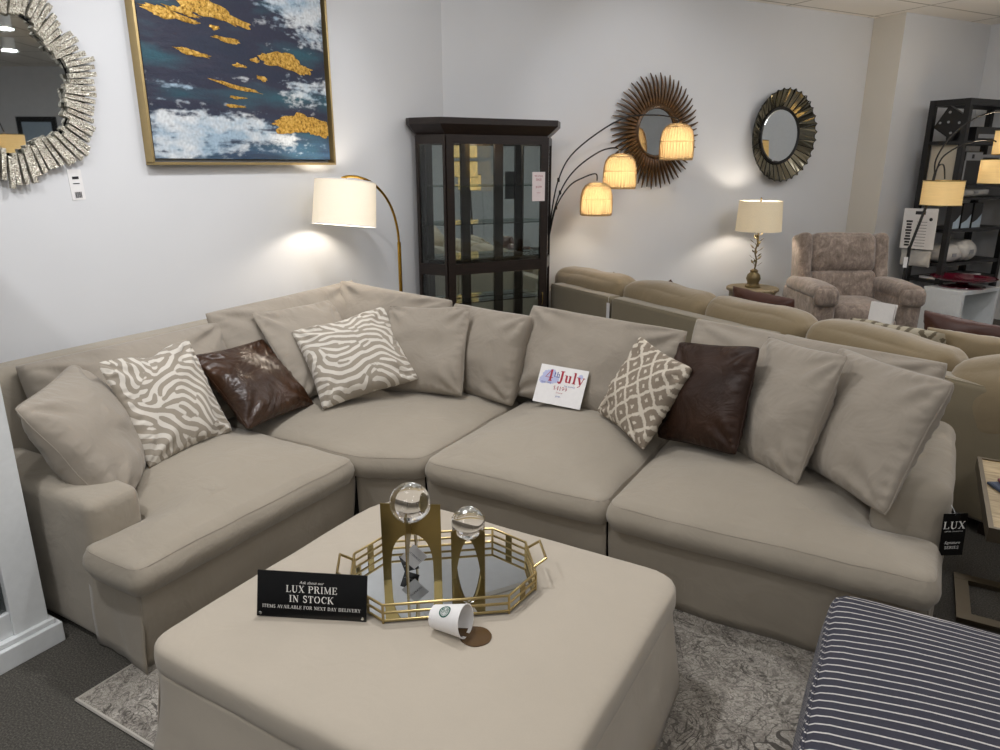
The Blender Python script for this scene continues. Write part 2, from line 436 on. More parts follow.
# ------------------------------------------------------------------ lettering
K, TN = .17, .065
def arc(cx, cy, rx, ry, a0, a1, n=10): return [(cx+rx*math.cos(R_(a0+(a1-a0)*i/n)), cy+ry*math.sin(R_(a0+(a1-a0)*i/n))) for i in range(n+1)]
def sf(x, y, w=.34): return (TN, [(x-w/2, y), (x+w/2, y)])
def stem(x, y0=0, y1=1, w=K): return [(w, [(x, y0), (x, y1)]), sf(x, y0+.03), sf(x, y1-.03)]
G = {
 'L': (.78, stem(.2)+[(TN, [(.2, .03), (.72, .03)]), (.09, [(.7, 0), (.7, .27)])]),
 'U': (.95, [(K, [(.22, 1)]+arc(.48, .3, .26, .29, 180, 270, 6)), (TN, arc(.48, .3, .28, .28, 270, 360, 6)+[(.76, 1)]), sf(.22, .97), sf(.76, .97, .26)]),
 'X': (.92, [(K, [(.18, 1), (.74, 0)]), (TN, [(.74, 1), (.16, 0)]), sf(.18, .97), sf(.74, .97, .26), sf(.16, .03, .26), sf(.74, .03)]),
 'P': (.8, stem(.2)+[(TN, [(.2, .97), (.45, .97)]), (.13, arc(.42, .73, .27, .22, 80, -80, 8)), (TN, [(.2, .5), (.45, .5)])]),
 'R': (.92, stem(.2)+[(TN, [(.2, .97), (.45, .97)]), (.13, arc(.42, .75, .25, .2, 80, -80, 8)), (TN, [(.2, .53), (.45, .53)]), (.15, [(.45, .52), (.76, .02)]), sf(.8, .03, .2)]),
 'I': (.42, stem(.2)), 'M': (1.15, [(TN, [(.18, 0), (.18, 1)]), (.15, [(.18, 1), (.56, .06)]), (TN, [(.56, .06), (.94, 1)]), (K, [(.94, 0), (.94, 1)]), sf(.18, .03, .26), sf(.94, .03), sf(.14, .97, .22), sf(.98, .97, .22)]),
 'E': (.8, stem(.2)+[(TN, [(.2, .97), (.68, .97)]), (TN, [(.2, .52), (.52, .52)]), (TN, [(.2, .03), (.7, .03)]), (.08, [(.68, .76), (.68, 1)]), (.08, [(.7, 0), (.7, .25)]), (.08, [(.52, .42), (.52, .62)])]),
 'N': (1.0, [(TN, [(.2, 0), (.2, 1)]), (K, [(.2, .97), (.78, .03)]), (TN, [(.78, 0), (.78, 1)]), sf(.2, .03, .26), sf(.78, .97, .26), sf(.14, .97, .22)]),
 'S': (.72, [(.13, arc(.37, .75, .22, .22, 40, 250, 9)+[(.5, .42)]), (.13, [(.3, .55)]+arc(.36, .26, .24, .23, 60, -140, 9)), (.07, [(.58, .72), (.58, .97)]), (.07, [(.13, .05), (.13, .28)])]),
 'T': (.84, [(K, [(.42, 0), (.42, 1)]), (TN, [(.08, .97), (.76, .97)]), (.08, [(.09, .72), (.09, 1)]), (.08, [(.75, .72), (.75, 1)]), sf(.42, .03)]),
 'O': (.98, [(.14, arc(.48, .5, .36, .46, 110, 250, 10)), (.14, arc(.48, .5, .36, .46, -70, 70, 10)), (TN, arc(.48, .5, .36, .46, 60, 120, 6)), (TN, arc(.48, .5, .36, .46, 240, 300, 6))]),
 'C': (.88, [(.15, arc(.5, .5, .36, .46, 100, 260, 12)), (TN, arc(.5, .5, .34, .46, 40, 110, 8)), (TN, arc(.5, .5, .34, .46, 250, 320, 8)), (.07, [(.77, .66), (.77, .98)])]),
 'K': (.94, stem(.2)+[(TN, [(.24, .42), (.74, .98)]), (K, [(.4, .58), (.78, .02)]), sf(.74, .97, .26), sf(.8, .03, .24)]),
 'A': (.92, [(TN, [(.12, 0), (.45, 1)]), (K, [(.45, 1), (.78, 0)]), (TN, [(.24, .35), (.64, .35)]), sf(.12, .03, .24), sf(.78, .03)]),
 'V': (.92, [(K, [(.14, 1), (.46, 0)]), (TN, [(.46, 0), (.78, 1)]), sf(.14, .97), sf(.78, .97, .24)]),
 'B': (.84, stem(.2)+[(TN, [(.2, .97), (.45, .97)]), (.12, arc(.4, .76, .24, .2, 80, -80, 8)), (TN, [(.2, .54), (.45, .54)]), (.13, arc(.42, .28, .29, .25, 80, -80, 8)), (TN, [(.2, .03), (.45, .03)])]),
 'F': (.74, stem(.2)+[(TN, [(.2, .97), (.66, .97)]), (TN, [(.2, .52), (.52, .52)]), (.08, [(.65, .74), (.65, 1)])]),
 'D': (.94, stem(.2)+[(TN, [(.2, .97), (.45, .97)]), (.15, arc(.4, .5, .4, .45, 85, -85, 12)), (TN, [(.2, .03), (.45, .03)])]),
 'Y': (.9, [(K, [(.12, 1), (.45, .45)]), (TN, [(.45, .45), (.76, 1)]), (K, [(.45, 0), (.45, .47)]), sf(.12, .97), sf(.76, .97, .24), sf(.45, .03)]),
 '4': (.8, [(TN, [(.5, 1), (.06, .3), (.74, .3)]), (.18, [(.52, 0), (.52, 1)]), sf(.52, .03)]),
 '1': (.55, [(.15, [(.28, 0), (.28, 1)]), sf(.28, .03), (TN, [(.1, .82), (.28, .98)])]),
 '9': (.72, [(.1, arc(.36, .68, .24, .28, 0, 360, 14)), (.12, [(.6, .68), (.56, .3), (.3, .02)])]),
 '$': (.66, [(.11, arc(.33, .72, .2, .2, 40, 250, 8)+[(.46, .42)]), (.11, [(.28, .55)]+arc(.32, .28, .22, .2, 60, -140, 8)), (.05, [(.33, -.1), (.33, 1.1)])]),
 'J': (.62, [(.2, [(.4, .97), (.4, .15), (.34, -.08), (.18, -.14)]), (.15, [(.08, -.1), (.2, -.04)]), sf(.4, .97, .4)]),
 'u': (.7, [(.18, [(.18, .66), (.18, .15), (.28, .04)]), (TN, [(.28, .03), (.5, .12)]), (.18, [(.52, 0), (.52, .66)]), sf(.12, .64, .22), sf(.46, .64, .2)]),
 'l': (.38, [(.18, [(.19, 0), (.19, 1.02)]), sf(.19, .03), sf(.13, 1.0, .2)]),
 'y': (.7, [(.18, [(.12, .66), (.36, .04)]), (TN, [(.6, .66), (.34, -.12), (.14, -.24)]), sf(.12, .64), sf(.6, .64, .24)]),
 't': (.42, [(.14, [(.2, .9), (.2, .1), (.34, .04)]), (TN, [(.05, .64), (.38, .64)])]),
 'h': (.72, [(.15, [(.17, 0), (.17, 1)]), (TN, [(.17, .5), (.4, .64)]), (.15, [(.52, 0), (.52, .5), (.42, .63)]), sf(.17, .03), sf(.52, .03)]),
 ' ': (.4, []),
}
def swidth(s, sp=.06): return sum(G[c][0]+sp for c in s)-sp
def text(mb, s, o, x, y, size, align=.5, sp=.06, shear=0, lift=0):
    o, x, y = V(o), V(x).normalized(), V(y).normalized(); cx = -swidth(s, sp)*align
    for ch in s:
        w, strokes = G[ch]
        for th, pts in strokes:
            P = [V(p) for p in pts]; vs = []; n = len(P)
            for i, p in enumerate(P):
                t_ = (P[min(n-1, i+1)]-P[max(0, i-1)]).normalized(); nn = V((-t_.y, t_.x))*th/2
                for q in (p+nn, p-nn):
                    vs.append(o + x*((q.x+cx+q.y*shear)*size) + y*(q.y*size))
            mb.add(vs, [(2*i, 2*i+1, 2*i+3, 2*i+2) for i in range(n-1)])
        cx += w+sp
    return mb
def btext(mb, s, o, x, y, size, align=.5, shear=0):      # plain small lettering
    cu = bpy.data.curves.new('lettering', 'FONT'); cu.body = s; cu.size = 1; cu.shear = shear; cu.resolution_u = 2
    ob = bpy.data.objects.new('lettering', cu); COL.objects.link(ob)
    dg = bpy.context.evaluated_depsgraph_get(); dg.update()
    me = ob.evaluated_get(dg).to_mesh()
    vs = [v_.co.copy() for v_ in me.vertices]; fs = [tuple(p.vertices) for p in me.polygons]
    ob.evaluated_get(dg).to_mesh_clear(); bpy.data.objects.remove(ob); bpy.data.curves.remove(cu)
    if not vs: return mb
    w = max(p.x for p in vs); o, x, y = V(o), V(x).normalized(), V(y).normalized()
    return mb.add([o + x*((p.x-w*align)*size) + y*(p.y*size) for p in vs], fs)

# ------------------------------------------------------------------ camera
cam = bpy.data.cameras.new('camera'); co = bpy.data.objects.new('camera', cam); COL.objects.link(co)
cam.sensor_fit = 'HORIZONTAL'; cam.sensor_width = 36; cam.lens = 715*36/1000; cam.clip_start = .05
co.location = (0, 0, 1.7); co.rotation_euler = (R_(90-16.4), 0, R_(30)); SC.camera = co

# ------------------------------------------------------------------ room
XL = -3.36; BD = V((.534, .845)).normalized(); TT = V((BD.y, -BD.x)); CZ = 3.17
C0 = V((XL, 4.93)); C1 = V((-.73, 9.10)); C1 = C0 + BD*(C1-C0).dot(BD); C2 = C1 + TT*.36; C3 = C2 + BD*1.47; C4 = C3 + TT*7.5; FY = -4.5
t = NT('wall_paint'); v = t.coord(); t.base(t.mix(t.noise(v, 1.3, 3), '#d4d5d6', '#dddedf')); t.set(Roughness=.7); t.bump(t.noise(v, 220, 2), .12, .002); M['wall'] = t.m
t = NT('warm_wall_paint'); v = t.coord(); t.base(t.mix(t.noise(v, 1.3, 3), '#cfc9bc', '#d9d3c8')); t.set(Roughness=.7); M['wallwarm'] = t.m
t = NT('ceiling_tile'); v = t.coord((1, 1, 1), (0, 0, -math.atan2(BD.y, BD.x)))
br = t.new('ShaderNodeTexBrick'); br.offset = 0; br.inputs['Scale'].default_value = 1; br.inputs['Mortar Size'].default_value = .012; br.inputs['Brick Width'].default_value = 1.2; br.inputs['Row Height'].default_value = .6
br.inputs['Color1'].default_value = lin('#f2ede4'); br.inputs['Color2'].default_value = lin('#efeae1'); br.inputs['Mortar'].default_value = lin('#b4aea2'); t.l(v, br.inputs['Vector']); t.l(br.outputs['Color'], t.b.inputs['Base Color']); t.set(Roughness=.9); M['ceil'] = t.m
t = NT('dark_carpet'); v = t.coord(); a = t.noise(v, 170, 4, .7); b2 = t.noise(v, 3, 2)
t.base(t.mix(t.math('MULTIPLY', b2, .35), t.ramp(a, [(.32, '#35332f'), (.5, '#57544d'), (.72, '#88837a')]), '#504c46')); t.set(Roughness=1); t.bump(a, .9, .01); M['carpet'] = t.m
def wallq(name, a, b, mat, th=.12, cut=0, cut2=0):
    d = (b-a).normalized(); n_ = V((-d.y, d.x))*th
    return struct(name, MB().prism([tuple(a), tuple(b), tuple(b+n_-d*cut), tuple(a+n_+d*cut2)], 0, CZ), mat, smooth=False)
F0 = V((XL, FY)); F1 = V((C4.x, FY))
wallq('wall_left', F0, C0, M['wall'])
wallq('wall_back', C0, C1, M['wall'])
wallq('wall_step', C1, C2, M['wallwarm'], .1, .1)
wallq('wall_alcove', C2, C3, M['wall'], .1, 0, .1)
wallq('wall_right', C3, C4, M['wall'])
wallq('wall_far_right', C4, F1, M['wall'])
wallq('wall_front', F1, F0, M['wall'])
fp = [tuple(p) for p in (F0, C0, C1, C2, C3, C4, F1)]
def grow(p, e=.15):
    c = V((1.5, 2)); return [tuple(V(q) + (V(q)-c).normalized()*e) for q in p]
struct('floor', MB().prism(grow(fp), -.1, 0), M['carpet'], smooth=False)
struct('ceiling', MB().prism(grow(fp), CZ, CZ+.1), M['ceil'], smooth=False)
BZ = math.atan2(BD.y, BD.x)
def back_frame(u, v_, z): p = C0 + BD*u + TT*v_; return V((p.x, p.y, z))

# ------------------------------------------------------------------ rug
t = NT('rug_pattern'); v = t.coord()
n0 = t.noise(v, 2.2, 4, .6); n1 = t.noise(v, 24, 5, .7, 1.4); n2 = t.noise(v, 300, 2)
vo = t.new('ShaderNodeTexVoronoi'); vo.feature = 'DISTANCE_TO_EDGE'; vo.inputs['Scale'].default_value = 5.5; t.l(v, vo.inputs['Vector'])
vs_ = t.new('ShaderNodeTexVoronoi'); vs_.feature = 'F1'; vs_.inputs['Scale'].default_value = 17
dv = t.new('ShaderNodeVectorMath'); dv.operation = 'MULTIPLY_ADD'; dv.inputs[1].default_value = (.05,)*3
nn_ = t.new('ShaderNodeTexNoise'); nn_.inputs['Scale'].default_value = 12; t.l(v, nn_.inputs['Vector']); t.l(nn_.outputs['Color'], dv.inputs[0]); t.l(v, dv.inputs[2]); t.l(dv.outputs[0], vs_.inputs['Vector'])
rings = t.math('ABSOLUTE', t.math('SINE', t.math('MULTIPLY', vs_.outputs['Distance'], 9)))
def contour(vec, sc, det, dist, mult, wid):
    n_ = t.noise(vec, sc, det, .55, dist); a_ = t.math('ABSOLUTE', t.math('SUBTRACT', t.math('FRACT', t.math('MULTIPLY', n_, mult)), .5)); return t.math('LESS_THAN', a_, wid)
c1 = contour(v, 7, 2, 1.2, 9, .10); c2 = contour(v, 17, 2, 1.6, 6, .13); c3 = contour(v, 34, 1, 1, 5, .2)
def ringband(cx, cy, mult, wid):
    d_ = t.new('ShaderNodeVectorMath'); d_.operation = 'DISTANCE'; d_.inputs[1].default_value = (cx, cy, 0)
    wp = t.new('ShaderNodeVectorMath'); wp.operation = 'MULTIPLY_ADD'; wp.inputs[1].default_value = (.10,)*3; nz_ = t.new('ShaderNodeTexNoise'); nz_.inputs['Scale'].default_value = 3.5; t.l(v, nz_.inputs['Vector']); t.l(nz_.outputs['Color'], wp.inputs[0]); t.l(v, wp.inputs[2]); t.l(wp.outputs[0], d_.inputs[0])
    return t.math('LESS_THAN', t.math('ABSOLUTE', t.math('SUBTRACT', t.math('FRACT', t.math('MULTIPLY', d_.outputs['Value'], mult)), .5)), wid)
b1 = ringband(.55, .05, 3.1, .03); b2 = ringband(.95, .75, 2.6, .025); b3 = ringband(-1.3, -1.0, 4, .03)
fade = t.ramp(t.noise(v, 3.2, 4, .65), [(.36, '#202020'), (.62, '#ffffff')])
col = t.ramp(t.math('ADD', t.math('MULTIPLY', n1, .6), t.math('MULTIPLY', n2, .4)), [(.30, '#857f76'), (.5, '#b0aaa0'), (.72, '#d0cac0')])
col = t.mix(t.math('MULTIPLY', c1, t.math('MULTIPLY', fade, .9)), col, '#48443f')
col = t.mix(t.math('MULTIPLY', c2, t.math('MULTIPLY', n1, .95)), col, '#423e3a')
col = t.mix(t.math('MULTIPLY', c3, t.math('MULTIPLY', n0, .55)), col, '#57524c')
for b_ in (b1, b2, b3): col = t.mix(t.math('MULTIPLY', b_, t.math('ADD', t.math('MULTIPLY', c2, .35), .22)), col, '#4a453f')
col = t.mix(t.math('MULTIPLY', t.math('GREATER_THAN', n0, .55), .28), col, '#4d4741')
t.base(col); t.set(Roughness=1); t.bump(n2, .6, .004); M['rug'] = t.m
M['rugedge'] = fabric('rug_binding', '#b9b4aa', .08, 300, .5)
rug = thing('area_rug', 'distressed grey and cream patterned rug under the beige pouf', 'rug', (-.6, 2, 0))
mb = rbox((2.9, 1.85, .007), .003, 4); at(mb, (-2.19+1.45, 1.0+.925, .0045)); obj('rug_field', mb, M['rug'], rug, world=True)
mb = MB().tube([(-2.19, 1.0, .006), (.71, 1.0, .006), (.71, 2.85, .006), (-2.19, 2.85, .006)], .007, 6, closed=True); obj('binding', mb, M['rugedge'], rug, world=True)

# ------------------------------------------------------------------ sectional sofa
sofa = thing('sectional_sofa', 'large beige slipcovered L-shaped sectional sofa around the square pouf', 'sofa', (-1.9, 2.9, 0))
mb = MB().prism([(-3.24, 1.25), (-2.17, 1.25), (-2.17, 2.27), (-1.86, 2.51), (.15, 2.51), (.15, 3.5), (-3.24, 3.5)], .009, .33)
obj('base', mb, M['gap_shade'], sofa, world=True, smooth=False)
cush = [([(-2.03, 1.165), (-2.03, 2.235), (-3.0, 2.235), (-3.0, 1.425), (-2.335, 1.425), (-2.335, 1.165)], (-2.19, 1.62), [.05, .06, .04, .03, .03, .05], 1),
        ([(-2.03, 2.25), (-1.775, 2.395), (-1.775, 3.32), (-3.0, 3.32), (-3.0, 2.25)], (-2.2, 2.8), .05, 2),
        ([(-1.765, 2.37), (-.905, 2.37), (-.905, 3.40), (-1.765, 3.40)], (-1.33, 2.88), .06, 3),
        ([(-.895, 2.37), (.215, 2.37), (.215, 2.685), (.0, 2.685), (.0, 3.40), (-.895, 3.40)], (-.2, 2.58), [.06, .06, .05, .03, .04, .05], 4)]
for poly, cen, rc, sd in cush:
    z0, z1 = (.325, .45)
    mb, seams = cushion(poly, z0, z1, .085 if sd != 2 else .068, .044, .013, cen, rc, sd, .13)
    c = obj('seat_cushion', mb, M['sofa'], sofa, world=True, angle=80)
    pm = MB()
    for s in seams[:1]: pm.tube(s[::2], .0012, 5, closed=True)
    obj('piping', pm, M['sofa_flat'], c, world=True)
for path, z1, sd, fl in (([(-2.40, 1.212), (-2.092, 1.205)], .345, 1, .012), ([(-2.085, 1.205), (-2.085, 2.275)], .35, 2, -.045), ([(-2.082, 2.284), (-1.80, 2.43)], .35, 3, -.035), ([(-1.79, 2.425), (-.915, 2.425)], .35, 5, -.045), ([(-.905, 2.425), (.195, 2.425)], .35, 4, -.045), ([(.20, 2.43), (.225, 2.75)], .345, 6, .0)):
    obj('skirt', skirt(path, .009, z1, fl, .01, sd), M['sofa'], sofa, world=True, solid=.006, angle=80)
mb = at(rbox((.92, .205, .576), .045, 10, nz=.007, seed=1), (-2.79, 1.3125, .297))
arm = obj('arm', mb, M['sofa'], sofa, world=True, angle=80)
mb = at(rbox((.25, .83, .635), .07, 10, nz=.007, seed=2), (.125, 3.105, .3275), rz=-.03)
obj('arm', mb, M['sofa'], sofa, world=True, angle=80)
mb = at(rbox((.19, 2.3, .58), .06, 12, nz=.008, seed=3), (-3.18, 2.37, .62))
obj('back_frame', mb, M['sofa'], sofa, world=True, angle=80)
mb = at(rbox((3.4, .17, .50), .06, 16, nz=.008, seed=4), (-1.52, 3.44, .59))
obj('back_frame', mb, M['sofa'], sofa, world=True, angle=80)
for c, x, n, w, h, th, sd in (((-2.99, 1.92, .69), (0, 1, 0), (.93, 0, .30), 1.02, .5, .26, 1), ((-2.97, 2.88, .74), (0.05, 1, .03), (.93, -.05, .34), 1.08, .54, .26, 2),
        ((-2.66, 3.25, .745), (1, 0, -.06), (0, -.93, .30), .84, .52, .24, 3), ((-2.0, 3.27, .70), (1, -.12, -.02), (-.12, -.92, .33), .54, .5, .24, 4),
        ((-1.36, 3.33, .71), (1, -.03, -.05), (-.04, -.91, .40), .88, .51, .16, 5), ((-.36, 3.27, .71), (1, 0, -.075), (0, -.92, .36), 1.06, .54, .25, 6)):
    mb, rim = pillow(w, h, th, .025, .36, .020, sd, 44, .18, 0, .022, .02)
    mb.xf(frame_mat(c, x, n)); obj('back_cushion', mb, M['pil'], sofa, world=True, angle=80)

# ------------------------------------------------------------------ throw pillows
def throw(name, label, c, x, n, w, h, th, mat, seed, group=None, pinch=.08, pipe=False, nz=.017, chop=0, cat='pillow', ex=.5, fold=.018, nn=48):
    mb, rim = pillow(w, h, th, pinch, ex, nz, seed, nn, .22, chop, fold)
    o = obj(name, mb, mat, angle=80); tag(o, label, cat, group); place(o, frame_mat(c, x, n))
    if mat == M['zebra']: paint_field(o, w, h, seed)
    if pipe: obj('piping', MB().tube(rim[::2], .0022, 5, closed=True), pipe, o)
    return o
G1 = 'throw pillows on the beige sectional'
throw('throw_pillow', 'large plain beige pillow leaning in the corner of the left arm', (-2.69, 1.47, .685), (-.65, .76, .03), (.65, .53, .50), .55, .52, .24, M['pil'], 1, G1, .06, M['pil'], ex=.42)
throw('throw_pillow', 'zebra-striped cream pillow between the plain corner pillow and the glossy brown leather one', (-2.72, 1.84, .72), (-.12, .99, -.01), (.89, .11, .45), .49, .49, .17, M['zebra'], 2, G1, .09, False, chop=.05, nn=120)
throw('throw_pillow', 'glossy brown leather pillow between the two zebra pillows', (-2.73, 2.32, .675), (-.08, 1, -.04), (.69, .08, .72), .48, .46, .17, M['leather'], 3, G1, .08, M['leather'], nz=.02, fold=.02)
throw('throw_pillow', 'plain beige pillow half hidden behind the right zebra pillow', (-2.79, 2.80, .735), (.03, 1, -.03), (.78, -.05, .6), .58, .55, .16, M['pil'], 4, G1, .07, M['pil'])
throw('throw_pillow', 'zebra-striped cream pillow in the sofa corner, tilted on its edge', (-2.5, 2.79, .73), (.55, .82, .18), (.48, -.48, .73), .54, .52, .17, M['zebra2'], 5, G1, .09, False, chop=.02, nn=120)
throw('throw_pillow', 'plain pale beige square pillow right of the corner zebra pillow', (-2.24, 3.06, .735), (.96, .2, .05), (.15, -.87, .40), .5, .5, .16, M['pil'], 6, G1, .07, M['pil'])
throw('throw_pillow', 'cream and taupe diamond lattice pillow standing on one corner', (-1.0, 3.03, .705), (.37, .3, .88), (-.5, -.73, .47), .43, .43, .14, M['ikat'], 7, G1, .08, False)
throw('throw_pillow', 'dark matt brown leather pillow beside the diamond lattice pillow', (-.70, 2.99, .745), (.85, -.48, .16), (-.52, -.78, .35), .47, .46, .17, M['leather2'], 8, G1, .05, M['leather2'], nz=.014)
throw('throw_pillow', 'plain beige pillow right beside the dark leather pillow', (-.385, 2.965, .755), (.74, -.66, .06), (-.61, -.71, .36), .46, .54, .18, M['pil'], 9, G1, .06, M['pil'])
throw('throw_pillow', 'large plain beige pillow leaning against the right arm', (-.09, 2.90, .755), (.65, -.76, .04), (-.71, -.59, .40), .62, .52, .20, M['pil'], 10, G1, .06, M['pil'], ex=.45)

# ------------------------------------------------------------------ pouf
pouf = thing('square_pouf', 'big square beige slipcovered pouf holding the gold tray', 'ottoman', (-1.13, 1.54, 0))
PX0, PX1, PY0, PY1 = -1.765, -.515, 1.0, 2.125
mb, seams = cushion([(PX0, PY0), (PX1, PY0), (PX1, PY1), (PX0, PY1)], .285, .388, .028, .034, .003, ((PX0+PX1)/2, (PY0+PY1)/2), [.09, .10, .13, .20], 11, .10, .0025)
c = obj('top_cushion', mb, M['pouf'], pouf, world=True, angle=80)
pm = MB(); pm.tube([p + V((0, 0, .045)) + (V((p.x, p.y, 0))-V(((PX0+PX1)/2, (PY0+PY1)/2, 0)))*.006 for p in seams[1][::2]], .0028, 5, closed=True)
obj('piping', pm, M['sofa_flat'], c, world=True)
obj('base', MB().box2((PX0+.05, PY0+.05, .009), (PX1-.05, PY1-.05, .30)), M['gap_shade'], pouf, world=True, smooth=False)
e = .004
PR = [tuple(p) for p in round_poly([V((PX0+e, PY0+e)), V((PX1-e, PY0+e)), V((PX1-e, PY1-e)), V((PX0+e, PY1-e))], [.09, .10, .13, .20], 8)]
for k in range(4):
    q = PR[k*9+4:k*9+9] + PR[(k+1) % 4*9:(k+1) % 4*9+5]
    obj('skirt', skirt(q, .009, .318, .05, .009, k+20, rows=10), M['pouf'], pouf, world=True, solid=.005, angle=80)
ZT = .4165

# ------------------------------------------------------------------ gold tray
TA = R_(37.5); ZTR = ZT+.001
tray = thing('mirrored_tray', 'octagonal gold wire tray with mirrored base on the pouf', 'tray', (-1.17, 1.66, ZTR), TA)
oct_ = [(-.185, -.205), (.185, -.205), (.285, -.095), (.285, .095), (.185, .205), (-.185, .205), (-.285, .095), (-.285, -.095)]
obj('mirror_base', MB().prism([(x*.99, y*.99) for x, y in oct_], .002, .008), M['mirror'], tray, smooth=False)
for z in (.008, .034, .060): obj('rail', MB().tube([(x, y, z) for x, y in oct_], .0042, 8, closed=True), M['gold'], tray)
for i, (x, y) in enumerate(oct_): obj('post', MB().tube([(x, y, 0), (x, y, .062)], .004, 8), M['gold'], tray)
for sx in (-1, 1):
    for sy in (-1, 1):
        a = V((sx*.185, sy*.205, 0)); b = V((sx*.285, sy*.095, 0)); m = (a+b)/2; d = (b-a).normalized()
        mb = MB().beam(m-d*.013+V((0, 0, .034)), m+d*.013+V((0, 0, .034)), .003, .054); obj('brace', mb, M['brass'], tray, smooth=False)
    mb = MB().tube([(sx*.285, -.06, .060), (sx*.325, -.055, .085), (sx*.325, .055, .085), (sx*.285, .06, .060)], .0045, 8); obj('handle', mb, M['gold'], tray)

# ------------------------------------------------------------------ brass stands with crystal balls
def cross_stand(label, c, rot, w, h, br, pointed, leg, apex):
    r = thing('crystal_ball_stand', label, 'ornament', c, rot, 'crystal balls on brass stands')
    hw = w/2; iw = hw-leg
    P = [(-hw, 0), (-iw, 0)]
    for i in range(1, 16):
        a = i/16
        if pointed: x = -iw + iw*a*2; k = abs(a*2-1); y = apex*(1-k**2.2)**.8
        else: x = -iw*math.cos(math.pi*a); y = apex*math.sin(math.pi*a)**.55
        P.append((x, y))
    P += [(iw, 0), (hw, 0), (hw, h)]
    for i in range(13):
        a = math.pi*i/12; P.append((br*1.0*math.cos(a), h-br*1.0*math.sin(a)*.96))
    P.append((-hw, h))
    for k in range(2):
        x = V((1, 0, 0)) if k == 0 else V((0, 1, 0))
        obj('arched_plate', MB().plate(P, (0, 0, 0), x, (0, 0, 1), .0035), M['brass'], r, smooth=False)
    n = 20; prof = [(br*.985*math.sin(math.pi*i/n)+1e-4, h+.004-br*.985*math.cos(math.pi*i/n)) for i in range(n+1)]
    obj('crystal_ball', MB().lathe(prof, 40), M['crystal'], r, angle=180)
    return r
ZB = ZTR+.0085
cross_stand('taller brass arch stand holding a clear crystal ball', (-1.245, 1.60, ZB), R_(27), .188, .268, .064, False, .026, .165)
cross_stand('shorter brass stand with pointed arches holding a smaller crystal ball', (-1.12, 1.735, ZB), R_(32+45), .148, .170, .054, True, .016, .118)
# swing tags hanging off the taller stand
def hang_tag(name, label, c, x, y, w, h, mat, lines, ink, cat='tag', group=None):
    o = thing(name, label, cat, c, group=group, mat=frame_mat(c, x, V(x).cross(V(y))))
    obj('tag_card', MB().box((0, 0, 0), (w, h, .0012)), mat, o, smooth=False)
    for kind, s, yy, sz, sh in lines:
        obj('lettering', (text if kind == 't' else btext)(MB(), s, (0, yy, .0012), (1, 0, 0), (0, 1, 0), sz, shear=sh), ink, o, smooth=False)
    return o
ux = V((.88, .47, 0)).normalized()
d1 = (ux*.72 + V((0, 0, -.69))).normalized(); d2 = (ux*.69 + V((0, 0, .72))).normalized()
o = hang_tag('swing_tag', 'white square swing tag hanging inside the taller brass stand', (-1.262, 1.632, ZB+.062), d1, d2, .062, .066, M['card'], [('b', 'UTTERMOST', .0, .009, 0)], M['blackink'], group='swing tags on the brass stand')
obj('cord', MB().tube([(-.02, .03, 0), (-.035, .07, -.004), (-.05, .10, -.006)], .0008, 5), M['white'], o)
d3 = (ux*.95 + V((0, 0, .3))).normalized(); d4 = (V((0, 0, .95)) - ux*.3).normalized()
hang_tag('swing_tag', 'small black swing tag behind the white tag in the taller stand', (-1.285, 1.635, ZB+.033), d3, d4, .05, .06, M['black'], [('b', 'UTTERMOST', -.01, .007, 0)], M['txt'], group='swing tags on the brass stand')

# ------------------------------------------------------------------ black sign
def sign_frame(c, x, n): return frame_mat(c, x, n)
mt = frame_mat((-1.4, 1.315, .4805), (.91, .41, 0), (.39, -.88, .26))
sg = thing('counter_sign', 'black acrylic counter sign with white lettering on the pouf', 'sign', mat=mt)
obj('panel', MB().box((0, 0, 0), (.333, .137, .005)), M['blackgloss'], sg, smooth=False, bevel=.001)
mb = MB(); X, Y = (1, 0, 0), (0, 1, 0)
btext(mb, 'Ask about our', (0, .034, .0032), X, Y, .0125, shear=.3)
text(mb, 'LUX PRIME', (0, .008, .0032), X, Y, .0205)
text(mb, 'IN STOCK', (0, -.021, .0032), X, Y, .0205)
text(mb, 'ITEMS AVAILABLE FOR NEXT DAY DELIVERY', (0, -.041, .0032), X, Y, .0098, sp=.05)
obj('lettering', mb, M['txt'], sg, smooth=False)
for sx in (-1, 1): obj('stud', MB().lathe([(.0045, 0), (.005, .002), (.003, .005)], 12, (sx*.155, -.058, .003)), M['mirror'], sg)
for sx in (-1, 1): obj('foot', MB().tube([(sx*.155, -.058, -.003), (sx*.155, -.0665, -.035)], .004, 8), M['black'], sg)

# ------------------------------------------------------------------ spilled paper cup
dr = V((.99, .10, 0)).normalized(); ax = (dr*.092 + V((0, 0, .012))).normalized()
yv = V((0, 0, 1)); yv = (yv-ax*yv.dot(ax)).normalized(); xv = yv.cross(ax)
mt = Matrix.Translation(V((-1.055, 1.448, ZT+.034))) @ Matrix((xv, yv, ax)).transposed().to_4x4() @ Matrix.Scale(1.1, 4)
cup = thing('paper_cup', 'white paper coffee cup tipped on its side with a spill on the pouf', 'cup', mat=mt)
mb = MB().lathe([(.001, .004), (.028, .004), (.0285, 0), (.0298, 0), (.0425, .090), (.0438, .0905), (.0438, .0935), (.0415, .0935), (.0412, .090), (.029, .006), (.001, .006)], 40, cap=False)
obj('cup_body', mb, M['card'], cup)
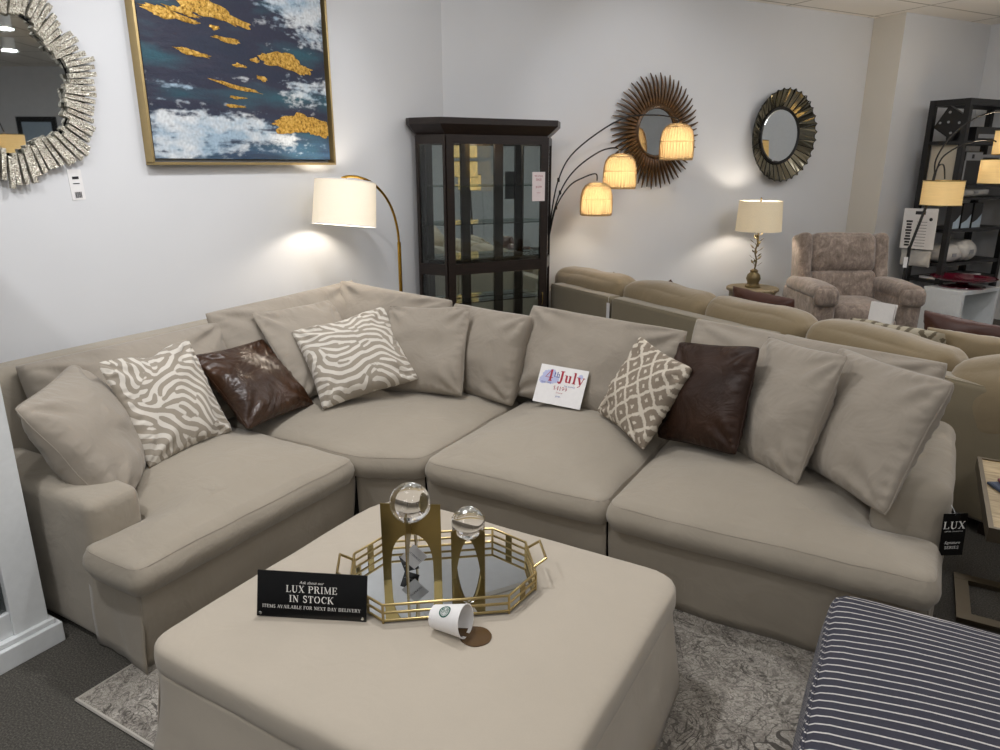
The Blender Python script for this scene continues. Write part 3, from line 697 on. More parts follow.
# round green emblem on the side facing up
def on_cup(a, z, r): rr = .0298+(.0425-.0298)*z/.09 + .0004; th = a/rr + r; return V((rr*math.cos(th), rr*math.sin(th), z))
TH = R_(118); zc_ = .046
M['emerald'] = plain('green_ink', '#1f5a49', .6)
mb = MB()
def cup_ring(r0, r1, n=32):
    vs = []; 
    for i in range(n):
        a = 2*math.pi*i/n
        for r in (r0, r1): vs.append(on_cup(r*math.cos(a), zc_+r*math.sin(a), TH))
    mb.add(vs, [(2*i, 2*i+1, (2*i+3) % (2*n), (2*i+2) % (2*n)) for i in range(n)])
cup_ring(.0128, .0168); cup_ring(.0098, .0112)
for s in (-1, 1):
    for k in range(4):
        vs = []
        for i in range(9):
            q = i/8; x = s*(.002+k*.0022+.0012*math.sin(q*9)); y = -.009+q*.017*(1-.1*k)
            for d_ in (-.0006, .0006): vs.append(on_cup(y*.9, zc_+x+d_, TH))
        mb.add(vs, [(2*i, 2*i+1, 2*i+3, 2*i+2) for i in range(8)])
obj('emblem', mb, M['emerald'], cup)
inv = mt.inverted(); M['coffee'] = plain('coffee', '#57422a', .12)
P = []
for i in range(28):
    a = 2*math.pi*i/28; r = .046*(1+.06*noise.noise(V((math.cos(a)*1.5, math.sin(a)*1.5, 3)))); P.append((-.927+r*math.cos(a), 1.468+r*math.sin(a)*.95))
mb = MB().prism(P, ZT-.001, ZT+.003); obj('coffee_spill', mb, M['coffee'], cup, world=True)
mb = MB().lathe([(.001, .084), (.0395, .084), (.001, .0845)], 24, cap=False)
vs = []
for i in range(12):
    for k in range(9):
        z = .03+.056*i/11; r = .0298+(.0425-.0298)*z/.09-.0026; a = R_(-90)+R_(60*(k/8-.5))*(.4+.6*i/11); vs.append((r*math.cos(a), r*math.sin(a), z))
obj('coffee', MB().add(vs, [(i*9+k, i*9+k+1, (i+1)*9+k+1, (i+1)*9+k) for i in range(11) for k in range(8)]), M['coffee'], cup)

# ------------------------------------------------------------------ price card on the seat
mt = frame_mat((-1.462, 3.145, .624), (1, .03, -.03), (.04, -.87, .49)) @ Matrix.Scale(.97, 4)
pc = thing('price_card', 'white sale price card standing on the middle seat cushion', 'sign', mat=mt)
obj('card', MB().box((0, 0, 0), (.268, .206, .004)), M['card'], pc, smooth=False)
w, h = .268, .206
for cx, cy, r in ((-.085, .045, .028), (-.062, .062, .02), (-.105, .02, .02), (-.06, .03, .026), (-.035, .03, .018), (.098, .065, .012)):
    obj('burst_print', MB().add([(cx+r*math.cos(2*math.pi*i/20)*(1+.15*(i % 2)), cy+r*math.sin(2*math.pi*i/20)*(1+.15*(i % 2))+0, .0022+.0001*r/.03) for i in range(20)], [tuple(range(20))]), M['blue'], pc, smooth=False)
for fn, s_, ox, oy, sz, mk in ((text, '4', -.073, .018, .062, 'red'), (text, 'July', .048, .022, .058, 'red'), (text, '$4199', .002, -.024, .021, 'red'), (btext, 'Sectional', .002, -.040, .010, 'red'),
        (text, 'th', -.032, .042, .03, 'blue2'), (btext, 'CELEBRATE', -.085, .004, .0115, 'blue2'), (btext, 'THE SAVINGS', .05, .000, .010, 'blue2'), (btext, '$5999', 0, -.062, .011, 'blue2')):
    obj('lettering', fn(MB(), s_, (ox, oy, .0031), X, Y, sz), M[mk], pc, smooth=False)

# black hang tag on right arm
tg = hang_tag('hang_tag', 'black hang tag with white lettering hanging off the right arm of the sectional', (.245, 2.665, .49), (.86, .5, .04), (-.03, 0, 1), .082, .158, M['blackgloss'],
    [('t', 'LUX', .022, .027, 0), ('b', 'LIMITED COLLECTION', .010, .0062, 0), ('b', 'Signature', -.035, .0145, .3), ('t', 'SERIES', -.054, .0105, 0)], M['txt'])
obj('cord', MB().tube([(0, .075, 0), (-.006, .09, -.004), (-.012, .105, -.012)], .001, 5), M['white'], tg)
tw = thing('price_tag', 'tiny white tag on the back of the tan sofa beside the sectional arm', 'tag', mat=frame_mat((.215, 3.885, .455), (.876, -.483, 0), (-.483, -.876, 0)))
obj('tag_card', MB().box((0, 0, 0), (.03, .022, .002)), M['card'], tw, smooth=False); obj('cord', MB().tube([(-.015, 0, 0), (-.03, .004, 0)], .001, 5), M['white'], tw)

# ------------------------------------------------------------------ left wall: rod mirror, tag, painting
def lwall(y, z, off=0): return frame_mat((XL+off, y, z), (0, 1, 0), (1, 0, 0))
def bwall(p, z, off=0):
    u = (V((p[0], p[1]))-C0).dot(BD); q = back_frame(u, off, z); return frame_mat(q, (BD.x, BD.y, 0), (TT.x, TT.y, 0))
t = NT('crackle_silver'); v = t.coord(); vo = t.new('ShaderNodeTexVoronoi'); vo.inputs['Scale'].default_value = 170; t.l(v, vo.inputs['Vector'])
t.base(t.ramp(t.math('ADD', t.math('MULTIPLY', vo.outputs['Distance'], .6), t.math('MULTIPLY', t.noise(v, 60, 4), .6)), [(.3, '#4a443a'), (.5, '#b0a998'), (.75, '#d8d4c8')])); t.set(Roughness=.28, Metallic=.75); t.bump(vo.outputs['Distance'], .9, .004); M['crackle'] = t.m
rm = thing('wall_mirror', 'round mirror framed by crackled silver rods, cut off at the left', 'mirror', mat=lwall(1.695, 2.03))
obj('mirror_glass', MB().lathe([(.001, .018), (.285, .018), (.285, .01), (.001, .01)], 64, cap=False), M['mirror'], rm, smooth=False)
obj('backing', MB().lathe([(.001, .001), (.36, .001), (.36, .009), (.001, .009)], 48, cap=False), M['black'], rm, smooth=False)
rnd = random.Random(3); NR = 84; base_rod = None
for i in range(NR):
    a = 2*math.pi*i/NR; ph = math.sin(i*math.pi/6)*.022
    r0 = .268 + ph*.9 + rnd.uniform(-.012, .012); r1 = .395 + ph + rnd.uniform(-.014, .018); z = .024 + (i % 3)*.007 + rnd.uniform(0, .004)
    w = .0265 + rnd.uniform(-.002, .002); x = V((math.cos(a), math.sin(a), 0)); y = V((-x.y, x.x, 0))
    mt = Matrix((x, y, V((0, 0, 1)))).transposed()
    obj('frame_rod', MB().box(x*((r0+r1)/2)+V((0, 0, z)), (r1-r0, w*.74, .02), mt), M['crackle'], rm, smooth=False)
pt = thing('price_tag', 'white price tag pinned under the silver rod mirror', 'tag', mat=lwall(1.955, 1.612, .0014) @ Matrix.Rotation(R_(2), 4, 'Z'))
obj('tag_card', MB().box((0, 0, 0), (.062, .135, .002)), M['card'], pt, smooth=False)
mb = MB(); [mb.box((x, -.045, .0016), (.003 if k % 2 else .0016, .026, .0006)) for k, x in enumerate([-.014+.004*i for i in range(8)])]; mb.box((0, .03, .0016), (.03, .012, .0006)); mb.box((0, .005, .0016), (.03, .004, .0006))
obj('barcode_print', mb, M['blackink'], pt, smooth=False)

PYL, PYR, PZ0, PZ1 = 2.325, 3.615, 1.705, 2.82
pa = thing('framed_painting', 'abstract navy and white seascape painting with gold leaf in a slim gold frame', 'painting', mat=lwall((PYL+PYR)/2, (PZ0+PZ1)/2))
PW, PH = PYR-PYL, PZ1-PZ0
NX, NZ = 300, 240
WH = [(3.42, 2.60, .42, .16, 1.0), (3.5, 2.43, .25, .07, .8), (3.45, 2.13, .28, .09, .85), (2.75, 1.87, .55, .10, 1.2), (2.55, 1.80, .4, .10, 1.1), (3.0, 1.92, .3, .05, .9), (2.50, 2.08, .17, .03, .85), (2.5, 2.01, .2, .012, .7), (3.2, 1.77, .3, .03, .5), (3.5, 1.80, .25, .04, .45), (2.9, 2.75, .5, .08, .5)]
def paint(y, z):
    q = V((y*1.6, z*7, 1)); n1 = noise.fractal(q, .9, 2.1, 5); n2 = noise.fractal(V((y*5, z*9, 5)), .8, 2.2, 5); n3 = noise.noise(V((y*70, z*70, 2)))
    n4 = noise.fractal(V((y*2, z*30, 8)), .9, 2.0, 4)
    navy, purple, teal, mid = V((.010, .017, .040)), V((.022, .019, .042)), V((.014, .085, .115)), V((.04, .10, .18))
    c = navy.lerp(purple, max(0, min(1, .5+n1)))
    c = c.lerp(teal, max(0, min(.85, n1*1.1+.12*n4)))
    low = max(0, min(1, (1.98-z)/.22)); c = c.lerp(mid, low*max(0, min(1, .55+n4*.6)))
    wsum = 0
    for wy, wz, ry, rz, k in WH:
        d = ((y-wy)/ry)**2 + ((z-wz)/rz)**2; wsum = max(wsum, k*math.exp(-d*.9))
    n5 = noise.fractal(V((y*16, z*42, 11)), .7, 2.1, 4); f = wsum*1.1 + n2*.45 + n4*.34 + n5*.38 - .52
    f = max(0, min(1, f*2.4)); white = V((.34, .46, .56)).lerp(V((.66, .69, .70)), max(0, min(1, .45+n2*1.2)))
    c = c.lerp(white, f*(.9+.1*n3)); c = c*(1+.15*n3)
    return tuple(max(0, k) for k in c)
mb = MB(); cols = []
for j in range(NZ+1):
    for i in range(NX+1):
        lx, ly = (i/NX-.5)*(PW-.05), (j/NZ-.5)*(PH-.05)
        y, z = (PYL+PYR)/2+lx, (PZ0+PZ1)/2+ly; mb.v.append(V((lx, ly, .034+.0015*noise.fractal(V((y*9, z*22, 3)), .8, 2, 4)))); cols.append(paint(y, z))
for j in range(NZ):
    for i in range(NX): k = j*(NX+1)+i; mb.f.append((k, k+1, k+NX+2, k+NX+1))
t = NT('painted_canvas'); an = t.new('ShaderNodeVertexColor'); an.layer_name = 'paint'; t.base(an.outputs['Color']); t.set(Roughness=.55); t.bump(t.noise(t.coord((1, 3, 1)), 60, 4), .4, .004)
cv = obj('canvas', mb, t.m, pa, angle=180)
ca = cv.data.color_attributes.new('paint', 'FLOAT_COLOR', 'POINT')
ca.data.foreach_set('color', [x for c in cols for x in (*c, 1.0)])
obj('canvas_edge', MB().box((0, 0, .014), (PW-.045, PH-.045, .028)), M['black'], pa, smooth=False)
t = NT('gold_leaf'); v = t.coord(); t.base(t.ramp(t.noise(v, 60, 5, .7), [(.35, '#6b4a16'), (.5, '#c79a3f'), (.7, '#ecc877')])); t.set(Roughness=.35, Metallic=.55); t.bump(t.noise(v, 90, 4), .8, .006); M['leaf_gold'] = t.m
GL = [(2.53, 2.405, .2, .026, -.10), (2.80, 2.455, .27, .045, -.14), (2.60, 2.43, .12, .02, -.1), (2.70, 2.52, .09, .03, 0), (2.86, 2.335, .11, .017, -.05), (2.79, 2.385, .04, .014, 0), (2.64, 2.245, .125, .018, -.08), (2.93, 2.215, .06, .012, 0), (3.27, 2.265, .25, .055, -.12), (3.04, 2.255, .04, .015, 0), (3.08, 2.165, .05, .016, -.1), (2.90, 2.105, .2, .014, -.12), (2.90, 2.05, .07, .009, 0), (2.88, 2.005, .09, .010, 0), (3.36, 1.925, .28, .068, 0), (3.52, 1.90, .12, .05, 0)]
for gi, (gy, gz, ry, rz, sl) in enumerate(GL):
    mb = MB(); n = 44; rows = 5; vs = []
    for k in range(rows):
        for i in range(n):
            a = 2*math.pi*i/n; rr = .80*(1-k/rows)*(1+.34*noise.noise(V((math.cos(a)*2.2, math.sin(a)*2.2, gi*3))) + .30*noise.noise(V((math.cos(a)*9, math.sin(a)*8, gi))))
            x = ry*rr*math.cos(a); y_ = rz*rr*math.sin(a)*(1+.3*math.cos(a*3+gi)) + sl*x
            x = max(PYL+.03-gy, min(PYR-.03-gy, x))
            vs.append((gy-(PYL+PYR)/2+x, gz-(PZ0+PZ1)/2+y_, .0355 + (0 if k == 0 else .002+.002*noise.noise(V((x*40, y_*60, gi))))))
    vs.append((gy-(PYL+PYR)/2, gz-(PZ0+PZ1)/2, .0375))
    fs = [(k*n+i, k*n+(i+1) % n, (k+1)*n+(i+1) % n, (k+1)*n+i) for k in range(rows-1) for i in range(n)] + [((rows-1)*n+i, (rows-1)*n+(i+1) % n, rows*n) for i in range(n)]
    obj('gold_leaf', mb.add(vs, fs), M['leaf_gold'], pa)
M['frame_gold'] = plain('champagne_gold', '#b09a6c', .35, .8)
fw, fd = .014, .055
for a, b in (((-PW/2, 0), (fw, PH)), ((PW/2, 0), (fw, PH)), ((0, -PH/2), (PW+fw, fw)), ((0, PH/2), (PW+fw, fw))):
    obj('frame_rail', MB().box((a[0], a[1], fd/2), (b[0], b[1], fd)), M['frame_gold'], pa, smooth=False, bevel=.0015)

# ------------------------------------------------------------------ lights helper
def lamp(name, loc, power, col, size=.03, kind='POINT', rot=None, spot=None):
    d = bpy.data.lights.new(name, kind); d.energy = power; d.color = lin(col)[:3]
    if kind == 'AREA': d.shape = 'DISK'; d.size = size
    else: d.shadow_soft_size = size
    if kind == 'SPOT': d.spot_size = R_(spot); d.spot_blend = .6
    o = bpy.data.objects.new(name, d); COL.objects.link(o); o.location = loc
    if rot is not None: o.rotation_euler = rot
    return o

# ------------------------------------------------------------------ arc floor lamp
M['shade'] = shade_mat('white_lamp_shade', '#eee9de', '#fff0d2', .30, (1, 1, 1), 250, .22, .06)
M['bulb'] = emis('lit_bulb', '#ffeacb', 120); M['bulb_big'] = emis('bright_lit_bulb', '#fff2e2', 210)
fl = thing('arc_floor_lamp', 'brass arc floor lamp with white drum shade behind the sofa corner', 'lamp', (-3.08, 3.95, 0))
obj('base', MB().lathe([(.001, 0), (.14, 0), (.14, .012), (.13, .02), (.02, .025), (.001, .025)], 40, cap=False), M['lampgold'], fl)
obj('pole', MB().tube([(0, 0, .02), (0, 0, 1.19)], .0125, 12), M['lampgold'], fl)
arcp = [(0, 0, 1.17), (0, -.012, 1.28), (0, -.055, 1.40), (0, -.13, 1.50), (0, -.25, 1.585), (0, -.37, 1.622), (0, -.47, 1.63), (0, -.53, 1.622)]
def smooth_path(P, n=6):
    P = [V(p) for p in P]; out = []
    for i in range(len(P)-1):
        p0, p1, p2, p3 = P[max(0, i-1)], P[i], P[i+1], P[min(len(P)-1, i+2)]
        for k in range(n):
            t_ = k/n; out.append(.5*((2*p1)+(p2-p0)*t_+(2*p0-5*p1+4*p2-p3)*t_*t_+(3*p1-p0-3*p2+p3)*t_**3))
    return out+[P[-1]]
obj('arc_arm', MB().tube(smooth_path(arcp), .0085, 10), M['lampgold'], fl)
shm = Matrix.Translation(V((0, -.52, 1.472))) @ Matrix.Rotation(R_(-7.5), 4, 'X')
def drum(r0, r1, h, n=56, th=.002):
    return MB().lathe([(r0, -h/2), (r1, h/2), (r1-th, h/2), (r0-th, -h/2), (r0, -h/2)], n, cap=False)
sh = obj('lamp_shade', drum(.194, .184, .262).xf(shm), M['shade'], fl, angle=60)
for z, r in ((-.131, .195), (.131, .1845)): obj('shade_trim', MB().tube([(r*math.cos(2*math.pi*i/48), r*math.sin(2*math.pi*i/48), z) for i in range(48)], .003, 6, closed=True).xf(shm), M['card'], sh)
mb = MB()
for k in range(3): a = 2*math.pi*k/3; mb.tube([(0, 0, .12), (.184*math.cos(a), .184*math.sin(a), .128)], .002, 6)
mb.tube([(0, 0, .15), (0, 0, .06)], .008, 8); obj('harp', mb.xf(shm), M['lampgold'], fl)
obj('bulb', MB().lathe([(.001, -.05), (.02, -.045), (.03, -.015), (.024, .02), (.012, .05), (.001, .052)], 16, (0, 0, .0), cap=False).xf(shm), M['bulb_big'], fl)

# ------------------------------------------------------------------ curio cabinet
CM = (-3.04, 4.42)
cb = thing('curio_cabinet', 'tall dark espresso wood curio cabinet with glass shelves in the corner', 'cabinet', (CM[0], CM[1], 0), BZ)
body = [(.06, .05), (.92, .05), (1.07, .25), (1.07, .27), (-.09, .27), (-.09, .25)]
corn = [(-.0, .0), (.98, .0), (1.135, .21), (1.135, .27), (-.155, .27), (-.155, .21)]
mid = [((a[0]+b[0]*1.6)/2.6, (a[1]+b[1]*1.6)/2.6) for a, b in zip(corn, body)]
mb = MB().prism(body, 1.91, 1.935, mid).prism(mid, 1.935, 1.98, corn).prism(corn, 1.98, 2.024)
obj('cornice', mb, M['wood'], cb, smooth=False)
obj('plinth', MB().prism(body, 0, .11), M['wood'], cb, smooth=False)
obj('top_panel', MB().prism(body, 1.895, 1.912), M['wood'], cb, smooth=False)
A_, B_, C_, D_ = V((.06, .05)), V((.92, .05)), V((1.07, .25)), V((-.09, .25))
def panel_frame(P, Q, z0, z1, rails, parent, name, w=.06, th=.022):
    d = (Q-P).normalized(); L = (Q-P).length; f = None
    mb = MB()
    for a in (w/2, L-w/2): p = P + d*a; mb.beam((p.x, p.y, z0), (p.x, p.y, z1), w, th, up=(-d.y, d.x, 0))
    for za, zb in rails:
        p, q = P + d*(w*.9), P + d*(L-w*.9); mb.beam((p.x, p.y, (za+zb)/2), (q.x, q.y, (za+zb)/2), th, zb-za)
    f = obj(name, mb, M['wood'], parent, smooth=False)
    zs = sorted([z for r in rails for z in r])[1:-1]
    for za, zb in zip(zs[::2], zs[1::2]):
        p, q = P + d*(w*.85), P + d*(L-w*.85); g = MB().beam((p.x, p.y, (za+zb)/2), (q.x, q.y, (za+zb)/2), .004, zb-za)
        obj('glass_pane', g, M['glass'], f, smooth=False)
    return f
rails = [(.11, .18), (.89, .975), (1.845, 1.90)]
pf = panel_frame(A_, B_, .11, 1.90, rails, cb, 'door'); panel_frame(D_, A_, .11, 1.90, rails, cb, 'side_panel', .022); panel_frame(B_, C_, .11, 1.90, rails, cb, 'side_panel', .022)
obj('mirror_back', MB().box2((-.08, .258, .11), (1.06, .268, 1.9)), M['mirror'], cb, smooth=False)
for x in (.27, .56): obj('back_stile', MB().box2((x, .245, .11), (x+.075, .258, 1.9)), M['wood'], cb, smooth=False)
for z in (.40, .66, 1.0, 1.26, 1.54):
    P = [(a*.965+.5*.035, b*.93+.012) for a, b in (body[:3]+body[5:])]
    obj('glass_shelf', MB().prism(P, z, z+.008), M['shelfglass'], cb, smooth=False)
obj('handle', MB().tube([(.885, .036, .60), (.885, .028, .61), (.885, .028, .69), (.885, .036, .70)], .004, 6), M['brass'], pf)
lb = MB().lathe([(.001, 0), (.03, 0), (.03, -.012), (.001, -.012)], 16, (.5, .15, 1.893), cap=False); obj('added_cabinet_light', lb, M['bulb'], cb)  # glowing disc added under the top to brighten the cabinet interior
cmx = Matrix.Translation(V((CM[0], CM[1], 0))) @ Matrix.Rotation(BZ, 4, 'Z')
def cab_sheet(label, u, z, w, h, lines):
    c = cmx @ V((u, .0335, z)); s = thing('price_sheet', label, 'sign', mat=frame_mat(c, (BD.x, BD.y, 0), (TT.x, TT.y, 0)))
    obj('paper', MB().box((0, 0, 0), (w, h, .001)), M['pinkpaper'], s, smooth=False)
    mb = MB()
    for (s_, yy, sz) in lines: btext(mb, s_, (0, yy, .001), (1, 0, 0), (0, 1, 0), sz)
    obj('lettering', mb, M['red'], s, smooth=False)
M['pinkpaper'] = plain('pinkish_paper', '#e6d8d6', .7)
cab_sheet('pinkish price sheet taped inside the right edge of the cabinet glass', .835, 1.535, .115, .22, [('4th of July', .075, .018), ('SALE', .045, .024), ('$1299', -.01, .022), ('curio', -.05, .015)])

# ------------------------------------------------------------------ back wall mirrors
t = NT('bronze_wood'); v = t.coord((1, 1, 1)); t.base(t.ramp(t.noise(v, 30, 4), [(.3, '#3a2917'), (.6, '#5a4024'), (.85, '#765631')])); t.set(Roughness=.38, Metallic=.25); M['bronze'] = t.m
sm = thing('sunburst_mirror', 'round mirror with dark bronze sunburst rays on the back wall', 'mirror', mat=bwall((-2.235, 6.70), 1.985))
obj('mirror_glass', MB().lathe([(.001, .03), (.2, .034), (.215, .028), (.215, .02), (.001, .02)], 56, cap=False), M['mirror'], sm, angle=15)
obj('frame_ring', MB().lathe([(.205, .012), (.207, .045), (.222, .055), (.245, .045), (.26, .02), (.26, .008), (.205, .008)], 56, cap=False), M['bronze'], sm)
P = [(.235, 0, .03), (.30, .004, .045), (.37, .012, .045), (.44, .024, .038), (.505, .042, .026)]
ray0 = None
for i in range(56):
    if ray0 is None: ray0 = obj('ray', MB().tube(smooth_path(P, 3), [.0185-.014*(k/12)**2 for k in range(13)], 6), M['bronze'], sm); r = ray0
    else: r = ray0.copy(); COL.objects.link(r); r.parent = sm
    r.rotation_euler = (0, 0, 2*math.pi*i/56); k = 1 if i % 2 else .96; r.scale = (k, k, 1)
om = thing('round_mirror', 'round mirror with fan of antiqued mirror panels above the table lamp', 'mirror', mat=bwall((-1.385, 8.05), 1.98))
obj('mirror_glass', MB().lathe([(.001, .03), (.245, .032), (.262, .024), (.262, .012), (.001, .012)], 56, cap=False), M['mirror'], om, angle=15)
obj('frame_ring', MB().tube([(.268*math.cos(2*math.pi*i/56), .268*math.sin(2*math.pi*i/56), .03) for i in range(56)], .011, 8, closed=True), M['black'], om)
obj('backing', MB().lathe([(.001, .0015), (.30, .003), (.435, .078), (.44, .084), (.28, .012), (.001, .01)], 56, cap=False), M['black'], om, smooth=False)
M['antique'] = plain('antiqued_mirror', '#8f8a78', .10, 1)
NF = 34; rnd = random.Random(5)
for i in range(NF):
    a = 2*math.pi*i/NF; hw = math.pi/NF
    def pp(r, b, z): return V((r*math.cos(b), r*math.sin(b), z))
    e = .006; k0, k1 = rnd.uniform(-.006, .006), rnd.uniform(-.006, .006)
    q = [pp(.276, a-hw*.96, .026), pp(.276, a+hw*.96, .026+k0*.3), pp(.452, a+hw*.97, .100+k0), pp(.434, a+hw*.35, .092), pp(.434, a-hw*.35, .092), pp(.452, a-hw*.97, .100+k1)]
    f = obj('mirror_panel', MB().add(q + [p - V((0, 0, .006)) for p in q], [(0, 1, 2, 3, 4, 5), (11, 10, 9, 8, 7, 6)] + [(j, (j+1) % 6, 6+(j+1) % 6, 6+j) for j in range(6)]), M['antique'], om, smooth=False)
    obj('panel_rim', MB().tube([q[1]+V((0, 0, .003)), q[2]+V((0, 0, .003)), q[3]+V((0, 0, .002)), q[4]+V((0, 0, .002)), q[5]+V((0, 0, .003))], .0028, 5), M['black'], f)

# ------------------------------------------------------------------ three-arm rattan lamp
M['rattan'] = shade_mat('woven_rattan', '#cfb68a', '#ffdca4', .10, (55, 55, 3), 3.2, .5, .5)
rl = thing('three_arm_lamp', 'black three-arm arc lamp with glowing woven rattan shades', 'lamp', tuple(back_frame(.84, .16, 0)), BZ)
obj('base', MB().lathe([(.001, 0), (.115, 0), (.115, .015), (.02, .03), (.001, .03)], 32, cap=False), M['black'], rl)
obj('pole', MB().tube([back_frame(.84, .16, .02), back_frame(.84, .16, .95)], .012, 10), M['black'], rl, world=True)
st = back_frame(.84, .16, .93)
for pts, c, r, z0, z1 in (([(-2.66, 5.44, 1.26), (-2.61, 5.475, 1.58), (-2.52, 5.60, 1.81), (-2.29, 5.97, 2.06), (-2.1, 6.27, 2.105), (-1.97, 6.48, 2.085), (-1.955, 6.495, 2.05)], (-1.955, 6.495), .145, 1.74, 2.045),
        ([(-2.665, 5.445, 1.2), (-2.60, 5.49, 1.48), (-2.52, 5.60, 1.66), (-2.40, 5.8, 1.80), (-2.31, 5.94, 1.835), (-2.28, 5.99, 1.80)], (-2.28, 5.99), .138, 1.505, 1.79),
        ([(-2.67, 5.45, 1.14), (-2.62, 5.46, 1.36), (-2.55, 5.56, 1.53), (-2.47, 5.68, 1.60), (-2.41, 5.775, 1.625), (-2.40, 5.785, 1.57)], (-2.40, 5.785), .132, 1.29, 1.555)):
    arm_ = obj('arm', MB().tube(smooth_path([tuple(st)] + pts), .0062, 8), M['black'], rl, world=True)
    k = pts[1]; obj('arm_joint', MB().lathe([(.001, -.018), (.011, -.015), (.011, .015), (.001, .018)], 10, k, cap=False), M['black'], arm_, world=True)
    H_ = z1-z0; mb = MB(); n = 72
    pr_ = [(.96, 0), (1, .12), (1, .4), (.97, .6), (.88, .78), (.70, .91), (.42, .985), (.2, 1)]
    vs = []
    for q, zz in pr_:
        for i in range(n):
            a = 2*math.pi*i/n; rr = r*q*(1+.012*math.cos(a*36)); vs.append((c[0]+rr*math.cos(a), c[1]+rr*math.sin(a), z0+H_*zz))
    mb.add(vs, [(j*n+i, j*n+(i+1) % n, (j+1)*n+(i+1) % n, (j+1)*n+i) for j in range(len(pr_)-1) for i in range(n)])
    for i in range(34):
        a = 2*math.pi*i/34; mb.tube([(c[0]+(r*q+.002)*math.cos(a), c[1]+(r*q+.002)*math.sin(a), z0+H_*zz) for q, zz in pr_[:-1]], .0035, 4)
    s = obj('lamp_shade', mb, M['rattan'], rl, world=True, angle=180)
    mb = MB()
    for zz, q in ((0, .97), (.03, .99), (.5, .995), (.9, .72)): mb.tube([(c[0]+r*q*math.cos(2*math.pi*i/36), c[1]+r*q*math.sin(2*math.pi*i/36), z0+H_*zz) for i in range(36)], .004, 5, closed=True)
    obj('woven_band', mb, M['rattan'], s, world=True)
    obj('bulb', MB().lathe([(.001, -.035), (.028, -.02), (.03, 0), (.02, .03), (.012, .05), (.001, .055)], 14, (c[0], c[1], z0+H_*.42), cap=False), M['bulb'], rl, world=True)

# ------------------------------------------------------------------ tan sofa behind
TZ = math.atan2(-.483, .876)
tanm = Matrix.Translation(V((-2.70, 5.53, 0))) @ Matrix.Rotation(TZ, 4, 'Z')
ts = thing('tan_sofa', 'long tan velvet sofa standing back to back behind the beige sectional', 'sofa', (-2.70, 5.53, 0), TZ)
for x0, x1 in ((0, .80), (.82, 2.3), (2.31, 4.15)):
    mb = at(rbox((x1-x0, .14, .66), .03, 8, nz=.004, seed=x0), ((x0+x1)/2, .07, .39)); obj('back_frame', mb, M['tan_frame'], ts, angle=80)
    mb = MB().tube([(x0+.02, .012, .712), (x1-.02, .012, .712)], .006, 6); obj('piping', mb, M['tan_frame'], ts)
obj('base', at(rbox((4.1, .8, .34), .04, 8), (2.08, .56, .25)), M['tan_frame'], ts, angle=80)
for i in range(5): obj('seat_cushion', at(rbox((.80, .70, .16), .06, 6, puff=(0, 0, .02)), (.43+i*.815, .58, .495)), M['tan'], ts, angle=80)
for i, (x, w, ry, dz) in enumerate(((.30, .90, 0, 0), (1.185, .84, .01, .0), (2.0, .80, .015, -.005), (2.835, .86, .04, -.02))):
    mb = rbox((w, .27, .44), .10, 8, puff=(.01, .03, .015), nz=.016, seed=i*2+1); at(mb, (x, .265, .615+dz), ry=ry); obj('back_cushion', mb, M['tan'], ts, angle=80)
mb = rbox((.84, .30, .46), .14, 8, puff=(.02, .03, .02), nz=.016, seed=9); at(mb, (3.70, .17, .66), ry=-.32); obj('back_cushion', mb, M['tan'], ts, angle=80)
for x in (.1, 2.2, 3.58, 4.05): obj('foot', MB().box2((x, .02, 0), (x+.07, .09, .075)), M['wood'], ts, smooth=False)
wt = thing('price_tag', 'small white tag hanging at the seam of the tan sofa back', 'tag', mat=tanm @ Matrix.Translation(V((.80, -.006, .60))) @ Matrix.Rotation(R_(90), 4, 'X'))
obj('tag_card', MB().box((0, 0, 0), (.035, .15, .002)), M['card'], wt, smooth=False); obj('cord', MB().tube([(0, .07, 0), (.008, .12, .004), (.01, .125, -.002)], .001, 5), M['white'], wt)
def tan_pt(x, y, z): return tanm @ V((x, y, z))
tx = V((.876, -.483, 0)); tnv = V((-.483, -.876, 0))
def tpil(label, mat, x, y, z, w, h, roll=0, lean=.25, seed=0, name='throw_pillow'):
    xx = (tx*math.cos(roll) + V((0, 0, 1))*math.sin(roll)); return throw(name, label, tuple(tan_pt(x, y, z)), xx, tnv*-1 + V((0, 0, lean)), w, h, .16, mat, seed, 'pillows on the tan sofa', .07, nn=24)
tpil('reddish brown leather pillow peeking above the tan sofa near the recliner', M['leather3'], 1.79, .56, .66, .54, .42, -.03, .2, 31)
tpil('cream and brown ogee lattice pillow on the tan sofa in front of the recliner', M['ikat2'], 2.78, .52, .625, .58, .42, .02, .3, 32)
tpil('plain tan pillow at the right end of the tan sofa', M['tan'], 3.2, .62, .63, .60, .44, .04, .3, 33)
tpil('dark russet leather pillow behind the plain tan pillow at the right', M['leather3'], 2.99, .93, .64, .60, .44, -.04, .3, 34)
tpil('tan velvet pillow corner peeking over the leftmost tan back cushion', M['tan'], .24, .52, .56, .38, .38, .7, .25, 35)
tpil('brown pillow corner peeking over the second tan back cushion', M['leather3'], .88, .55, .57, .40, .40, .62, .25, 36)
wc = thing('white_card', 'blank white folded card propped on the tan sofa in front of the recliner', 'sign', mat=frame_mat(tuple(tan_pt(2.60, .60, .745)), tx*.97+V((0, 0, .0)), V((-.45, -.9, .10))))
obj('card', MB().box((0, 0, 0), (.15, .32, .004)), M['card'], wc, smooth=False)
obj('fold_flap', MB().box((0, .0, -.014), (.15, .32, .003), Matrix.Rotation(R_(-4), 3, 'X')), M['card'], wc, smooth=False)

